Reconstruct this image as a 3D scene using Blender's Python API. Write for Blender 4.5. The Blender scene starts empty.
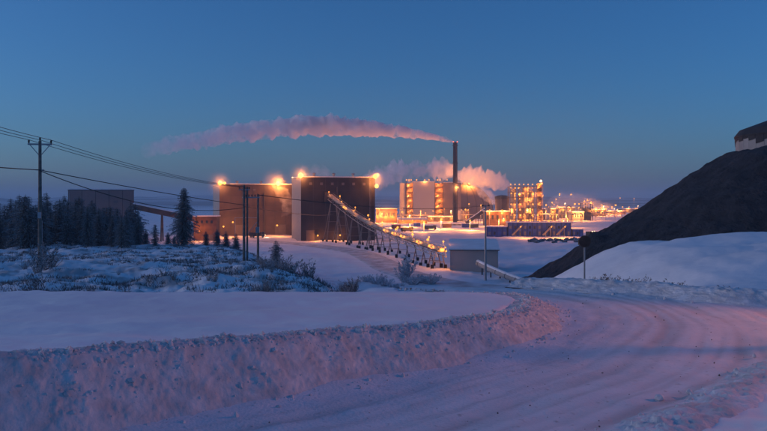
import bpy, bmesh, math, random
import numpy as np
from mathutils import Vector, Matrix

sc = bpy.context.scene
COL = sc.collection
R = math.radians

# ------------------------------------------------------------------ camera
EYE = 3.5
F, CX, HY = 750.0, 383.5, 200.0          # focal length in photo pixels, image centre, horizon row
cam = bpy.data.cameras.new('camera')
cam.lens = 36 * F / 767
cam.shift_y = -15.5 / 767
cam.clip_start = 0.2
cam.clip_end = 40000
cam_o = bpy.data.objects.new('camera', cam)
COL.objects.link(cam_o)
cam_o.location = (0, 0, EYE)
cam_o.rotation_euler = (R(90), 0, 0)
sc.camera = cam_o

# ------------------------------------------------------------------ sky, twilight glow, exposure
SUN_EL = 9.0
w = bpy.data.worlds.new('World'); sc.world = w; w.use_nodes = True
nt = w.node_tree; bg = nt.nodes['Background']
sky = nt.nodes.new('ShaderNodeTexSky'); sky.sky_type = 'NISHITA'; sky.sun_disc = False
sky.sun_elevation = R(SUN_EL); sky.sun_rotation = R(270)
sky.air_density = 1.0; sky.dust_density = 1.4; sky.ozone_density = 7.3
nt.links.new(sky.outputs[0], bg.inputs[0]); bg.inputs[1].default_value = 0.136
sl = bpy.data.lights.new('sun', 'SUN'); sl.energy = 0.6; sl.angle = R(18); sl.color = (1.0, 0.58, 0.42)
so = bpy.data.objects.new('sun', sl); COL.objects.link(so)
sun_dir = Vector((-math.cos(R(SUN_EL)), 0.0, math.sin(R(SUN_EL))))   # towards the afterglow, to the left
so.rotation_euler = (-sun_dir).to_track_quat('-Z', 'Y').to_euler()
so.location = (-50, 0, 40)
vs = sc.view_settings
vs.view_transform = 'Standard'; vs.look = 'None'; vs.exposure = 0.0; vs.gamma = 1.0; vs.use_curve_mapping = False
cy = sc.cycles
cy.use_denoising = True; cy.max_bounces = 12; cy.diffuse_bounces = 3; cy.glossy_bounces = 2
cy.transparent_max_bounces = 8; cy.volume_bounces = 12
cy.sample_clamp_indirect = 2.0; cy.caustics_reflective = False; cy.caustics_refractive = False
cy.use_light_tree = True; cy.volume_max_steps = 256

# ------------------------------------------------------------------ helpers
def px(x, d): return (x - CX) / F * d
def pz(y, d): return EYE + (HY - y) * d / F
def at(x, y, d): return Vector((px(x, d), d, pz(y, d)))

def hash3(ix, iy, iz, seed):
    h = (ix.astype(np.int64) * 374761393 + iy.astype(np.int64) * 668265263 + iz.astype(np.int64) * 1274126177 + seed * 974711) & 0xffffffff
    h = ((h ^ (h >> 13)) * 1274126177) & 0xffffffff
    h = h ^ (h >> 16)
    return (h & 0xffff) / 65535.0
def vnoise(x, y, z=None, seed=0):
    x = np.asarray(x, float); y = np.asarray(y, float)
    z = np.zeros_like(x) if z is None else np.asarray(z, float)
    ix, iy, iz = np.floor(x), np.floor(y), np.floor(z)
    fx, fy, fz = x - ix, y - iy, z - iz
    fx, fy, fz = [f * f * (3 - 2 * f) for f in (fx, fy, fz)]
    r = 0
    for dx in (0, 1):
        for dy in (0, 1):
            for dz in (0, 1):
                wgt = (fx if dx else 1 - fx) * (fy if dy else 1 - fy) * (fz if dz else 1 - fz)
                r = r + wgt * hash3(ix + dx, iy + dy, iz + dz, seed)
    return r * 2 - 1
def fbm(x, y, z=None, oct=4, seed=0, gain=0.5):
    a, f, r = 1.0, 1.0, 0
    for o in range(oct):
        r = r + a * vnoise(x * f, y * f, None if z is None else z * f, seed + o * 17)
        a *= gain; f *= 2.03
    return r
def sstep(a, b, x):
    t = np.clip((x - a) / (b - a), 0, 1)
    return t * t * (3 - 2 * t)

far_plant = False
# ---------------- materials
MATS = {}
def mat(name, col, rough=0.85, var=0.15, scale=1.0, bump=0.0, bscale=None, metal=0.0, frost=0.0, stripes=0.0, spec=0.3, bdist=.05, col2=None, var_thresh=None):
    if name in MATS: return MATS[name]
    m = bpy.data.materials.new(name); m.use_nodes = True
    t = m.node_tree; n = t.nodes; L = t.links
    b = n['Principled BSDF']
    b.inputs['Roughness'].default_value = rough; b.inputs['Metallic'].default_value = metal
    b.inputs['Specular IOR Level'].default_value = spec
    tc = n.new('ShaderNodeTexCoord')
    nz = n.new('ShaderNodeTexNoise'); nz.inputs['Scale'].default_value = scale; nz.inputs['Detail'].default_value = 6
    L.new(tc.outputs['Object'], nz.inputs['Vector'])
    rp = n.new('ShaderNodeValToRGB')
    lo = tuple(max(0, c * (1 - var)) for c in col) if col2 is None else col2
    hi = tuple(min(1, c * (1 + var)) for c in col) if col2 is None else col
    rp.color_ramp.elements[0].position = 0.35 if var_thresh is None else var_thresh[0]
    rp.color_ramp.elements[1].position = 0.65 if var_thresh is None else var_thresh[1]
    rp.color_ramp.elements[0].color = (*lo, 1); rp.color_ramp.elements[1].color = (*hi, 1)
    L.new(nz.outputs['Fac'], rp.inputs['Fac'])
    c = rp.outputs['Color']
    if stripes:                                   # joints of profiled cladding
        wv = n.new('ShaderNodeTexWave'); wv.wave_type = 'BANDS'; wv.bands_direction = 'X'
        wv.inputs['Scale'].default_value = stripes; wv.inputs['Distortion'].default_value = 0
        L.new(tc.outputs['Object'], wv.inputs['Vector'])
        mx = n.new('ShaderNodeMixRGB'); mx.blend_type = 'MULTIPLY'; mx.inputs['Fac'].default_value = 0.35
        L.new(c, mx.inputs[1]); L.new(wv.outputs['Color'], mx.inputs[2]); c = mx.outputs[0]
    if frost:                                     # rime lying on upward faces
        g = n.new('ShaderNodeNewGeometry'); sx = n.new('ShaderNodeSeparateXYZ'); L.new(g.outputs['Normal'], sx.inputs[0])
        ab = n.new('ShaderNodeMath'); ab.operation = 'ABSOLUTE'; L.new(sx.outputs['Z'], ab.inputs[0])
        n2 = n.new('ShaderNodeTexNoise'); n2.inputs['Scale'].default_value = 2.2; L.new(tc.outputs['Object'], n2.inputs['Vector'])
        mu = n.new('ShaderNodeMath'); mu.operation = 'MULTIPLY'; L.new(ab.outputs[0], mu.inputs[0]); L.new(n2.outputs['Fac'], mu.inputs[1])
        m2 = n.new('ShaderNodeMath'); m2.operation = 'MULTIPLY'; m2.use_clamp = True; m2.inputs[1].default_value = frost * 2; L.new(mu.outputs[0], m2.inputs[0])
        mx = n.new('ShaderNodeMixRGB'); mx.inputs[2].default_value = (.75, .78, .82, 1)
        L.new(m2.outputs[0], mx.inputs['Fac']); L.new(c, mx.inputs[1]); c = mx.outputs[0]
    L.new(c, b.inputs['Base Color'])
    if bump:
        bz = n.new('ShaderNodeTexNoise'); bz.inputs['Scale'].default_value = bscale or scale * 4; bz.inputs['Detail'].default_value = 5
        L.new(tc.outputs['Object'], bz.inputs['Vector'])
        bm = n.new('ShaderNodeBump'); bm.inputs['Strength'].default_value = bump; bm.inputs['Distance'].default_value = bdist
        L.new(bz.outputs['Fac'], bm.inputs['Height']); L.new(bm.outputs[0], b.inputs['Normal'])
    MATS[name] = m
    return m
def glow(name, col, strength):
    if name in MATS: return MATS[name]
    m = bpy.data.materials.new(name); m.use_nodes = True
    t = m.node_tree; t.nodes.remove(t.nodes['Principled BSDF'])
    e = t.nodes.new('ShaderNodeEmission'); e.inputs[0].default_value = (*col, 1); e.inputs[1].default_value = strength
    t.links.new(e.outputs[0], t.nodes['Material Output'].inputs[0])
    m.cycles.emission_sampling = 'NONE'
    MATS[name] = m
    return m
SNOW = mat('snow', (.88, .88, .9), .75, .03, .6, bump=.35, bscale=6)
FIELD = mat('field_snow', (.88, .88, .9), .7, .05, .25, bump=.25, bscale=3)
BANK = mat('ploughed_snow', (.74, .74, .76), .8, .2, 3.0, bump=.4, bscale=14, col2=(.52, .50, .51), var_thresh=(.3, .72))
ORE = mat('dark_ore', (.026, .027, .031), .9, .35, .5, bump=1.0, bscale=1.6, bdist=.45)
STEEL = mat('galvanised_steel', (.35, .35, .36), .55, .15, .5, metal=.4)
DSTEEL = mat('dark_steel', (.05, .045, .045), .6, .2, .5)
RUST = mat('rusty_steel', (.13, .07, .045), .8, .3, .4)
WOOD = mat('weathered_wood', (.16, .14, .12), .85, .3, 3, frost=.1)
CONC = mat('concrete', (.32, .31, .3), .85, .15, .5)
BLACKRUB = mat('black_rubber', (.015, .015, .015), .8, .1, 2)
WIRE = mat('wire', (.03, .03, .033), .6, .05, 1)
CERAM = mat('brown_ceramic', (.08, .05, .04), .3, .1, 3)
SODIUM = glow('sodium_lamp_glow', (1.0, .34, .055), 2.5)
SODIUM_HOT = glow('sodium_floodlight_glow', (1.0, .40, .07), 4)
WARMW = glow('warm_white_lamp_glow', (1.0, .66, .36), 4)
REDL = glow('red_warning_lamp_glow', (1.0, .12, .06), 5)

# ---------------- mesh building
class MB:
    def __init__(s): s.v = []; s.f = []
    def quad(s, pts):
        i = len(s.v); s.v += [tuple(p) for p in pts]; s.f.append(tuple(range(i, i + len(pts)))); return s
    def box(s, x0, x1, y0, y1, z0, z1):
        i = len(s.v)
        s.v += [(x0, y0, z0), (x1, y0, z0), (x1, y1, z0), (x0, y1, z0), (x0, y0, z1), (x1, y0, z1), (x1, y1, z1), (x0, y1, z1)]
        s.f += [tuple(i + k for k in q) for q in ((0, 3, 2, 1), (4, 5, 6, 7), (0, 1, 5, 4), (1, 2, 6, 5), (2, 3, 7, 6), (3, 0, 4, 7))]
        return s
    def tube(s, p0, p1, r0, r1=None, n=8, caps=True):
        p0 = Vector(p0); p1 = Vector(p1); r1 = r0 if r1 is None else r1
        a = (p1 - p0).normalized(); u = a.orthogonal().normalized(); v = a.cross(u)
        i = len(s.v)
        for p, r in ((p0, r0), (p1, r1)):
            for k in range(n):
                t = 2 * math.pi * (k + .5) / n
                s.v.append(tuple(p + u * (r * math.cos(t)) + v * (r * math.sin(t))))
        for k in range(n): s.f.append((i + k, i + (k + 1) % n, i + n + (k + 1) % n, i + n + k))
        if caps: s.f += [tuple(i + k for k in reversed(range(n))), tuple(i + n + k for k in range(n))]
        return s
    def beam(s, p0, p1, w, h=None):
        p0 = Vector(p0); p1 = Vector(p1); h = w if h is None else h
        a = (p1 - p0).normalized(); u = Vector((0, 0, 1)).cross(a)
        u = Vector((1, 0, 0)) if u.length < 1e-3 else u.normalized()
        v = a.cross(u); i = len(s.v)
        for p in (p0, p1):
            for cu, cv in ((-1, -1), (1, -1), (1, 1), (-1, 1)): s.v.append(tuple(p + u * (cu * w / 2) + v * (cv * h / 2)))
        s.f += [tuple(i + k for k in q) for q in ((0, 3, 2, 1), (4, 5, 6, 7), (0, 1, 5, 4), (1, 2, 6, 5), (2, 3, 7, 6), (3, 0, 4, 7))]
        return s
    def path(s, pts, r, n=6):
        pts = [Vector(p) for p in pts]; i = len(s.v)
        for k, p in enumerate(pts):
            a = (pts[min(k + 1, len(pts) - 1)] - pts[max(k - 1, 0)]).normalized()
            u = Vector((0, 0, 1)).cross(a); u = Vector((1, 0, 0)) if u.length < 1e-3 else u.normalized(); v = a.cross(u)
            rr = r[k] if isinstance(r, (list, tuple)) else r
            for q in range(n):
                t = 2 * math.pi * q / n; s.v.append(tuple(p + u * (rr * math.cos(t)) + v * (rr * math.sin(t))))
        for k in range(len(pts) - 1):
            for q in range(n): s.f.append((i + k * n + q, i + k * n + (q + 1) % n, i + (k + 1) * n + (q + 1) % n, i + (k + 1) * n + q))
        e = i + (len(pts) - 1) * n
        s.f += [tuple(i + q for q in reversed(range(n))), tuple(e + q for q in range(n))]
        return s
    def lathe(s, prof, c=(0, 0, 0), n=24):
        i = len(s.v)
        for r, z in prof:
            for k in range(n):
                t = 2 * math.pi * k / n; s.v.append((c[0] + r * math.cos(t), c[1] + r * math.sin(t), c[2] + z))
        for j in range(len(prof) - 1):
            for k in range(n): s.f.append((i + j * n + k, i + j * n + (k + 1) % n, i + (j + 1) * n + (k + 1) % n, i + (j + 1) * n + k))
        s.f += [tuple(i + k for k in reversed(range(n))), tuple(i + (len(prof) - 1) * n + k for k in range(n))]
        return s
    def mesh(s, name, m):
        me = bpy.data.meshes.new(name); me.from_pydata(s.v, [], s.f); me.update()
        if m: me.materials.append(m)
        return me
    def build(s, name, m, parent=None, smooth=False):
        return link(name, s.mesh(name, m), parent, smooth)
def link(name, me, parent=None, smooth=False, loc=None):
    o = bpy.data.objects.new(name, me); COL.objects.link(o)
    if parent: o.parent = parent
    if loc is not None: o.location = loc
    if smooth: me.polygons.foreach_set('use_smooth', [True] * len(me.polygons))
    return o
def tag(o, label=None, cat=None, group=None, kind=None):
    if label: o['label'] = label
    if cat: o['category'] = cat
    if group: o['group'] = group
    if kind: o['kind'] = kind
    return o
def thing(name, label, cat, loc=(0, 0, 0), rotz=0.0, group=None):
    o = bpy.data.objects.new(name, None); COL.objects.link(o)
    o.location = loc; o.rotation_euler = (0, 0, rotz); o.empty_display_size = .5
    return tag(o, label, cat, group)
def copy_tree(o, parent=None):
    c = o.copy(); COL.objects.link(c); c.parent = parent
    for ch in list(o.children): copy_tree(ch, c)
    return c
def grid_mesh(name, V, m, keep=None, wrap=False, attr=None, smooth=True):
    a, b = V.shape[:2]
    idx = np.arange(a * b).reshape(a, b)
    if wrap: idx = np.concatenate([idx, idx[:, :1]], 1)
    q = np.stack([idx[:-1, :-1], idx[:-1, 1:], idx[1:, 1:], idx[1:, :-1]], -1).reshape(-1, 4)
    if keep is not None:
        k = keep.reshape(-1); q = q[k[q].all(1)]
        used = np.unique(q); rem = np.full(a * b, -1); rem[used] = np.arange(len(used)); q = rem[q]
    else: used = np.arange(a * b)
    P = V.reshape(-1, 3)[used]
    me = bpy.data.meshes.new(name)
    me.vertices.add(len(P)); me.vertices.foreach_set('co', P.astype(np.float32).ravel())
    me.loops.add(q.size); me.loops.foreach_set('vertex_index', q.astype(np.int32).ravel())
    me.polygons.add(len(q)); me.polygons.foreach_set('loop_start', np.arange(0, q.size, 4, dtype=np.int32))
    if smooth: me.polygons.foreach_set('use_smooth', np.ones(len(q), bool))
    me.update(calc_edges=True); me.validate()
    if attr is not None:
        for k, arr in attr.items():
            at_ = me.attributes.new(k, 'FLOAT', 'POINT'); at_.data.foreach_set('value', arr.reshape(-1)[used].astype(np.float32))
    me.materials.append(m)
    return me
_ico = {}
def ico(r, m, sub=1):
    k = (r, m.name, sub)
    if k not in _ico:
        bm = bmesh.new(); bmesh.ops.create_icosphere(bm, subdivisions=sub, radius=r)
        me = bpy.data.meshes.new('bulb'); bm.to_mesh(me); bm.free(); me.materials.append(m)
        me.polygons.foreach_set('use_smooth', [True] * len(me.polygons)); _ico[k] = me
    return _ico[k]
def lamp_light(loc, power, parent, col=(1.0, .30, .05), r=.3):
    l = bpy.data.lights.new('lamp_light', 'POINT'); l.energy = power; l.color = col; l.shadow_soft_size = r
    o = bpy.data.objects.new('lamp_light', l); COL.objects.link(o); o.parent = parent; o.location = loc
    return o
def lamp(parent, loc, r=.5, power=0, m=None, off=(0, 0, -1.2), name='lamp'):
    if far_plant: r *= 1.25; power *= 4.5
    o = link(name, ico(r, m or SODIUM), parent, loc=loc)
    if power: lamp_light(off, power, o)
    return o

# ------------------------------------------------------------------ terrain
def catmull(P, ds):
    P = [np.array(p, float) for p in P]; out = []
    for i in range(len(P) - 1):
        p0 = P[max(i - 1, 0)]; p1 = P[i]; p2 = P[i + 1]; p3 = P[min(i + 2, len(P) - 1)]
        n = max(2, int(np.linalg.norm(p2 - p1) / ds))
        for k in range(n):
            t = k / n
            out.append(.5 * ((2 * p1) + (-p0 + p2) * t + (2 * p0 - 5 * p1 + 4 * p2 - p3) * t * t + (-p0 + 3 * p1 - 3 * p2 + p3) * t ** 3))
    out.append(P[-1]); return np.array(out)
NOSE = [(-14, 3.2), (-9, 7.4), (-5.3, 10.4), (-4.22, 11.36), (-2.15, 13.06), (.87, 15.66), (2.95, 17.5), (4.28, 19.9), (5.1, 22.2), (5.4, 24.3), (5.1, 26.2), (3.6, 28.0), (.65, 29.3)]
BACK = [(.5, 32), (3, 45), (3, 100), (-6, 180), (-60, 300)]
FARB = [(5.2, 30.6), (6.9, 29.2), (8.8, 27.9), (10.6, 26.25), (12.8, 25), (18, 25), (26, 26), (36, 27)]
NEARB = [(2.2, 6.0), (3.0, 10.2), (3.58, 11.36), (5.06, 12.8), (8.1, 15.9), (11, 17.6), (15, 18.6), (22, 19.5), (36, 20)]
nose_c = catmull(NOSE, .5)
poly = np.concatenate([nose_c, np.array(BACK, float), np.array([(-200, 300), (-200, -40), (-14, -10)], float)])
def seg_dist(x, y, C):
    d = np.full(x.shape, 1e9)
    for a, b in zip(C[:-1], C[1:]):
        ab = b - a; t = np.clip(((x - a[0]) * ab[0] + (y - a[1]) * ab[1]) / (ab @ ab), 0, 1)
        d = np.minimum(d, np.hypot(x - a[0] - t * ab[0], y - a[1] - t * ab[1]))
    return d
def inside(x, y, C):
    r = np.zeros(x.shape, bool)
    for a, b in zip(C, np.roll(C, -1, 0)):
        if a[1] == b[1]: continue
        c = ((a[1] > y) != (b[1] > y)) & (x < (b[0] - a[0]) * (y - a[1]) / (b[1] - a[1]) + a[0])
        r ^= c
    return r
def sd_plateau(x, y):
    d = seg_dist(x, y, np.concatenate([poly, poly[:1]]))
    return np.where(inside(x, y, poly), d, -d)
ZL = ([0, 7, 11, 14, 16.5, 18.5, 22, 25, 28, 32, 40, 60, 87, 125, 200, 300, 350],
      [1.2, 1.2, 1.08, .88, .73, .62, .48, .36, .1, -.8, -1.2, -1.6, -3.6, -4.2, -9, -15, -16])
ZR = ([0, 30, 36, 60, 100, 140, 350], [0, 0, -1.5, -7, -13, -16, -16])
CREST = ([0, 8, 10, 13, 14.2, 15.4, 16.9, 19, 23, 40, 80], [-3.8, -3.6, -2.9, -1.15, -.45, .15, .6, .85, 1.0, 1.3, 1.3])
fb = catmull(FARB, 1.0); nb = catmull(NEARB, 1.0)
def farb_y(x): return np.interp(x, fb[:, 0], fb[:, 1], left=60)
def nearb_y(x): return np.interp(x, nb[:, 0], nb[:, 1], left=-50)
SRV = np.array([(px(a, 14625 / (b_ - 200)), 14625 / (b_ - 200)) for a, b_ in ((262, 241), (300, 244), (340, 249), (360, 253), (378, 261), (395, 270), (430, 280), (470, 286), (520, 289), (565, 291))])
SRVc = catmull(SRV, 6.0)
def ground_z(x, y, detail=True):
    x = np.asarray(x, float); y = np.asarray(y, float)
    r = np.hypot(x, y)
    zl = np.interp(y, *ZL); zr = np.interp(y, *ZR)
    cr = np.interp(x, *CREST)
    mound = cr * np.where(cr < 0, sstep(29.5, 36, y), sstep(29, 45, y))
    zm = np.where(y < 48, mound, cr + (np.minimum(zr, -9) - cr) * sstep(48, 85, y))
    wr = sstep(8.5, 13, x)
    low = zr * (1 - wr) + zm * wr
    over = y - farb_y(x)                                        # beyond the far kerb of ploughed snow
    low = np.where((x > 5) & (over > -.3) & (y < 45), low + .08 * sstep(.1, .9, over) * (1 - sstep(1.5, 4, over)), low)
    under = nearb_y(x) - y
    vg = (x > 2.2)
    low = np.where(vg & (under > 0), low + .13 * sstep(0.5, 1.4, under) + .16 * sstep(1.5, 4, under), low)
    # a sunken ski-wide trench along the near verge
    low = np.where(vg, low - .22 * np.exp(-((under - 1.05) / .28) ** 2) * sstep(2.2, 3.5, x), low)
    sd = sd_plateau(x, y)
    wid = np.interp(y, [0, 29, 36, 60, 100, 200, 300], [.9, .9, 6, 14, 24, 40, 80])
    wl = sstep(np.interp(y, [29, 36], [.75, .12]), np.interp(y, [29, 36], [1.5, 1.0]), sd / wid)
    z = low * (1 - wl) + zl * wl
    road = (sd < .12) & (under < .1) & (over < .1) & (y < 30.2)
    z = np.where(road, z - .14, z)
    if detail:
        scrub = sstep(29, 40, y) * sstep(0, 8, sd) * (1 - sstep(150, 260, y))
        z = z + scrub * (.24 * fbm(x / 2.0, y / 2.0, oct=5, seed=3, gain=.6) + .35 * fbm(x / 9, y / 9, oct=2, seed=4))
        fld = (1 - scrub) * wl * (y < 34)
        z = z + fld * (.05 * fbm(x / 1.4 + y / 3, y / .7, oct=3, seed=9) + .06 * fbm(x / 5, y / 4, oct=2, seed=5))
        srv = np.where((y > 140) & (y < 380) & (np.abs(x) < 90), sstep(6, 11, seg_dist(x, y, SRVc)), 1)
        lowl = sstep(33, 50, y) * (1 - scrub) * srv
        z = z + lowl * (1 - sstep(900, 2500, r)) * (.5 * fbm(x / 14, y / 14, oct=3, seed=7) + .18 * fbm(x / 3, y / 3, oct=3, seed=8)) * (1 - .7 * wr * (y < 60))
        z = z + 0
        z = z + wr * (over > .8) * (y < 60) * (.10 * fbm(x / 2.6, y / 1.6, oct=4, seed=18) + .35 * np.abs(fbm(x / 8, y / 6, oct=3, seed=19)) * sstep(1, 6, over) * sstep(14, 19, x))
        z = z + np.where(vg & (under > .3), .06 * fbm(x / .5, y / .5, oct=3, seed=12) + .05 * fbm(x / 1.7, y / 1.7, oct=2, seed=13), 0)
    # far hills
    ang = np.arctan2(x, y)
    hill = (28 + 20 * fbm(ang * 9 + 40, ang * 0 + 3, oct=4, seed=21))
    hill = hill * (1.2 - .45 * sstep(-.35, .25, ang))
    z = z + sstep(2600, 5600, r) * (hill + 16) + sstep(1500, 3000, r) * 2 * fbm(x / 300, y / 300, oct=2, seed=30)
    return z
def gz(x, y): return float(ground_z(np.array([x]), np.array([y]))[0])

ang = np.concatenate([np.linspace(-36, 36, 481), np.linspace(39, 321, 95)]) * math.pi / 180
rad = np.concatenate([[.3, 1, 2], np.exp(np.linspace(math.log(3), math.log(9000), 620))])
A, RR = np.meshgrid(ang, rad)
GX, GY = RR * np.sin(A), RR * np.cos(A)
GZ = ground_z(GX, GY)
# ground colour: snow, with forest on the far hills (a real cover of trees)
GM = mat('snow_ground', (.88, .88, .9), .75, .05, .22, bump=.45, bscale=1.4, bdist=.12)
t = GM.node_tree; n = t.nodes; L = t.links; b = n['Principled BSDF']
atn = n.new('ShaderNodeAttribute'); atn.attribute_name = 'forest'
mx = n.new('ShaderNodeMixRGB'); mx.inputs[2].default_value = (.05, .06, .06, 1)
old = b.inputs['Base Color'].links[0].from_socket
L.new(atn.outputs['Fac'], mx.inputs['Fac']); L.new(old, mx.inputs[1]); L.new(mx.outputs[0], b.inputs['Base Color'])
forest = sstep(1500, 2600, np.hypot(GX, GY)) * (.55 + .45 * np.clip(1.6 * fbm(GX / 260, GY / 260, oct=3, seed=41) + .6, 0, 1))
scb = sstep(30, 40, GY) * sstep(0, 8, sd_plateau(GX, GY)) * (1 - sstep(140, 230, GY))
forest = forest + scb * .55 * np.clip(1.3 * fbm(GX / 1.7, GY / 2.4, oct=4, seed=44, gain=.65) + .15, 0, 1)
me = grid_mesh('ground', np.stack([GX, GY, GZ], -1), GM, wrap=True, attr={'forest': forest})
tag(link('ground', me), kind='structure')

# packed snow road with worn wheel tracks
xs = np.arange(-14, 36.01, .12); ys = np.arange(2.5, 33.5, .12)
X, Y = np.meshgrid(xs, ys)
SD = sd_plateau(X, Y)
und = np.where(X > 2.2, nearb_y(X) - Y, -1); ovr = np.where(X > 5.2, Y - farb_y(X), -1)
D = -SD + .25 * fbm(X / 6, Y / 6, oct=2, seed=50)
trk = np.zeros_like(D)
for c0, wd, amp in ((1.1, .2, .7), (1.65, .16, .5), (2.3, .09, .6), (2.9, .2, 1.), (3.4, .14, .5), (3.9, .08, .6), (4.3, .08, .6), (4.75, .2, 1.), (5.3, .1, .6), (5.9, .08, .5), (6.6, .2, .8), (7.3, .12, .6), (8.0, .09, .5), (8.6, .2, .7), (9.6, .12, .6)):
    trk = trk + amp * np.exp(-((D - c0 - .18 * fbm(X / 4, Y / 4, oct=2, seed=int(c0 * 10))) / wd) ** 2)
lines = fbm(D * 9, (X + Y) * .12, oct=3, seed=60)
trk = np.clip(trk * (.75 + .5 * fbm(X / 2.5, Y / 2.5, oct=3, seed=61)), 0, 1.2)
trk = np.clip(trk + .5 * np.maximum(0, lines), 0, 1.3)
Z = -.035 * trk + .016 * lines + .03 * fbm(X / 1.1, Y / 1.1, oct=4, seed=62) + .012 * fbm(X / .25, Y / .25, oct=2, seed=63)
Z = Z + .06 * sstep(-.5, .1, SD) + .06 * sstep(-.5, .1, und) + .06 * sstep(-.5, .1, ovr)
Z = Z + np.interp(Y, *ZR) * (Y > 30)
keep = (SD < np.where(Y > 28.5, .1, .45)) & (und < .45) & (ovr < .45) & (Y < 30.05)
RM = bpy.data.materials.new('packed_snow_road'); RM.use_nodes = True
t = RM.node_tree; n = t.nodes; L = t.links; b = n['Principled BSDF']; b.inputs['Roughness'].default_value = .7; b.inputs['Specular IOR Level'].default_value = .25
atn = n.new('ShaderNodeAttribute'); atn.attribute_name = 'track'
tc = n.new('ShaderNodeTexCoord'); nz = n.new('ShaderNodeTexNoise'); nz.inputs['Scale'].default_value = .9; nz.inputs['Detail'].default_value = 8
L.new(tc.outputs['Object'], nz.inputs['Vector'])
rp = n.new('ShaderNodeValToRGB'); rp.color_ramp.elements[0].position = .3; rp.color_ramp.elements[1].position = .7
rp.color_ramp.elements[0].color = (.76, .76, .78, 1); rp.color_ramp.elements[1].color = (.86, .87, .89, 1); L.new(nz.outputs['Fac'], rp.inputs['Fac'])
mx = n.new('ShaderNodeMixRGB'); mx.inputs[2].default_value = (.54, .53, .53, 1)
ml = n.new('ShaderNodeMath'); ml.operation = 'MULTIPLY'; ml.inputs[1].default_value = .75; ml.use_clamp = True; L.new(atn.outputs['Fac'], ml.inputs[0])
L.new(ml.outputs[0], mx.inputs['Fac']); L.new(rp.outputs['Color'], mx.inputs[1])
nd = n.new('ShaderNodeTexNoise'); nd.inputs['Scale'].default_value = 7; nd.inputs['Detail'].default_value = 6; L.new(tc.outputs['Object'], nd.inputs['Vector'])
rd = n.new('ShaderNodeValToRGB'); rd.color_ramp.elements[0].position = .62; rd.color_ramp.elements[1].position = .75
rd.color_ramp.elements[0].color = (0, 0, 0, 1); rd.color_ramp.elements[1].color = (.6, .6, .6, 1); L.new(nd.outputs['Fac'], rd.inputs['Fac'])
m3 = n.new('ShaderNodeMixRGB'); m3.inputs[2].default_value = (.34, .31, .29, 1); L.new(rd.outputs['Color'], m3.inputs['Fac']); L.new(mx.outputs[0], m3.inputs[1])
L.new(m3.outputs[0], b.inputs['Base Color'])
bz = n.new('ShaderNodeTexNoise'); bz.inputs['Scale'].default_value = 14; bz.inputs['Detail'].default_value = 5; L.new(tc.outputs['Object'], bz.inputs['Vector'])
bm_ = n.new('ShaderNodeBump'); bm_.inputs['Strength'].default_value = .5; bm_.inputs['Distance'].default_value = .04; L.new(bz.outputs['Fac'], bm_.inputs['Height']); L.new(bm_.outputs[0], b.inputs['Normal'])
me = grid_mesh('road', np.stack([X, Y, Z], -1), RM, keep=keep, attr={'track': trk})
tag(link('road', me), kind='structure')

# plant service road on the lower ground
P_ = catmull(SRV, 1.0); T_ = np.gradient(P_, axis=0); T_ /= np.linalg.norm(T_, axis=1)[:, None]
of = np.linspace(-5.5, 5.5, 17); SX = P_[:, :1] - T_[:, 1:] * of; SY = P_[:, 1:] + T_[:, :1] * of
SZ = ground_z(SX, SY, False) + .16 - .12 * (np.exp(-((np.abs(of) - 1.1) / .45) ** 2)) - .25 * (np.abs(of) > 5.3)
me = grid_mesh('service_road', np.stack([SX, SY, SZ], -1), mat('dirty_packed_snow', (.76, .76, .78), .85, .2, .25, col2=(.44, .43, .43), bump=.4))
tag(link('service_road', me), kind='structure')

# ploughed snow banks: chunky faces along the road edges
def bank(name, C, ds, inward, hfun, width, amp, m, seed, chunk=.3):
    P = catmull(C, ds); T = np.gradient(P, axis=0); T /= np.linalg.norm(T, axis=1)[:, None]
    N = np.stack([-T[:, 1], T[:, 0]], 1) * inward
    prof_t = np.linspace(0, 1, 72)
    o = np.interp(prof_t, [0, .08, .5, .62, .8, 1], [-.28, -.1, .62, .85, 1.5, 2.3]) * width
    hz = np.interp(prof_t, [0, .06, .5, .62, .8, 1], [-.10, .02, .98, 1.07, .95, -.6])
    for _ in range(3):
        hz = np.convolve(np.pad(hz, 2, 'edge'), np.ones(5) / 5, 'valid'); o = np.convolve(np.pad(o, 2, 'edge'), np.ones(5) / 5, 'valid')
    s = np.arange(len(P)) * ds
    S, O = np.meshgrid(s, o, indexing='ij'); _, HZ = np.meshgrid(s, hz, indexing='ij')
    wob = .16 * fbm(s / 1.9, s * 0, oct=3, seed=seed)[:, None] * width
    ez = (hfun(P) * sstep(-.2, 3.0, (len(P) - np.arange(len(P))) * ds))[:, None]
    XX = P[:, :1] + N[:, :1] * (O + wob); YY = P[:, 1:] + N[:, 1:] * (O + wob)
    ZZ = HZ * ez - .8 * (1 - sstep(-.2, 3.0, (len(P) - np.arange(len(P))) * ds))[:, None]
    act = np.interp(prof_t, [0, .1, .25, .6, .75, .9, 1], [.1, .7, 1, 1, .5, .1, 0])[None, :]
    d1 = np.abs(fbm(XX / chunk, YY / chunk, ZZ / chunk, oct=4, seed=seed + 1)) * 1.3 - .45
    d2 = fbm(XX / (chunk * 3), YY / (chunk * 3), ZZ / (chunk * 2), oct=3, seed=seed + 2)
    d3 = np.maximum(0, fbm(XX / .42, YY / .42, ZZ / .42, oct=3, seed=seed + 5) - .25)      # larger broken chunks here and there
    dd = act * amp * (d1 + .5 * d2 + 1.6 * d3)
    up = np.interp(prof_t, [0, .1, .5, .65, 1], [.3, .25, .45, .95, 1])[None, :]
    XX = XX - N[:, :1] * dd * (1 - up); YY = YY - N[:, 1:] * dd * (1 - up); ZZ = ZZ + dd * up
    me = grid_mesh(name, np.stack([XX, YY, ZZ], -1), m)
    tag(link(name, me), kind='structure'); return XX, YY, ZZ
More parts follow.
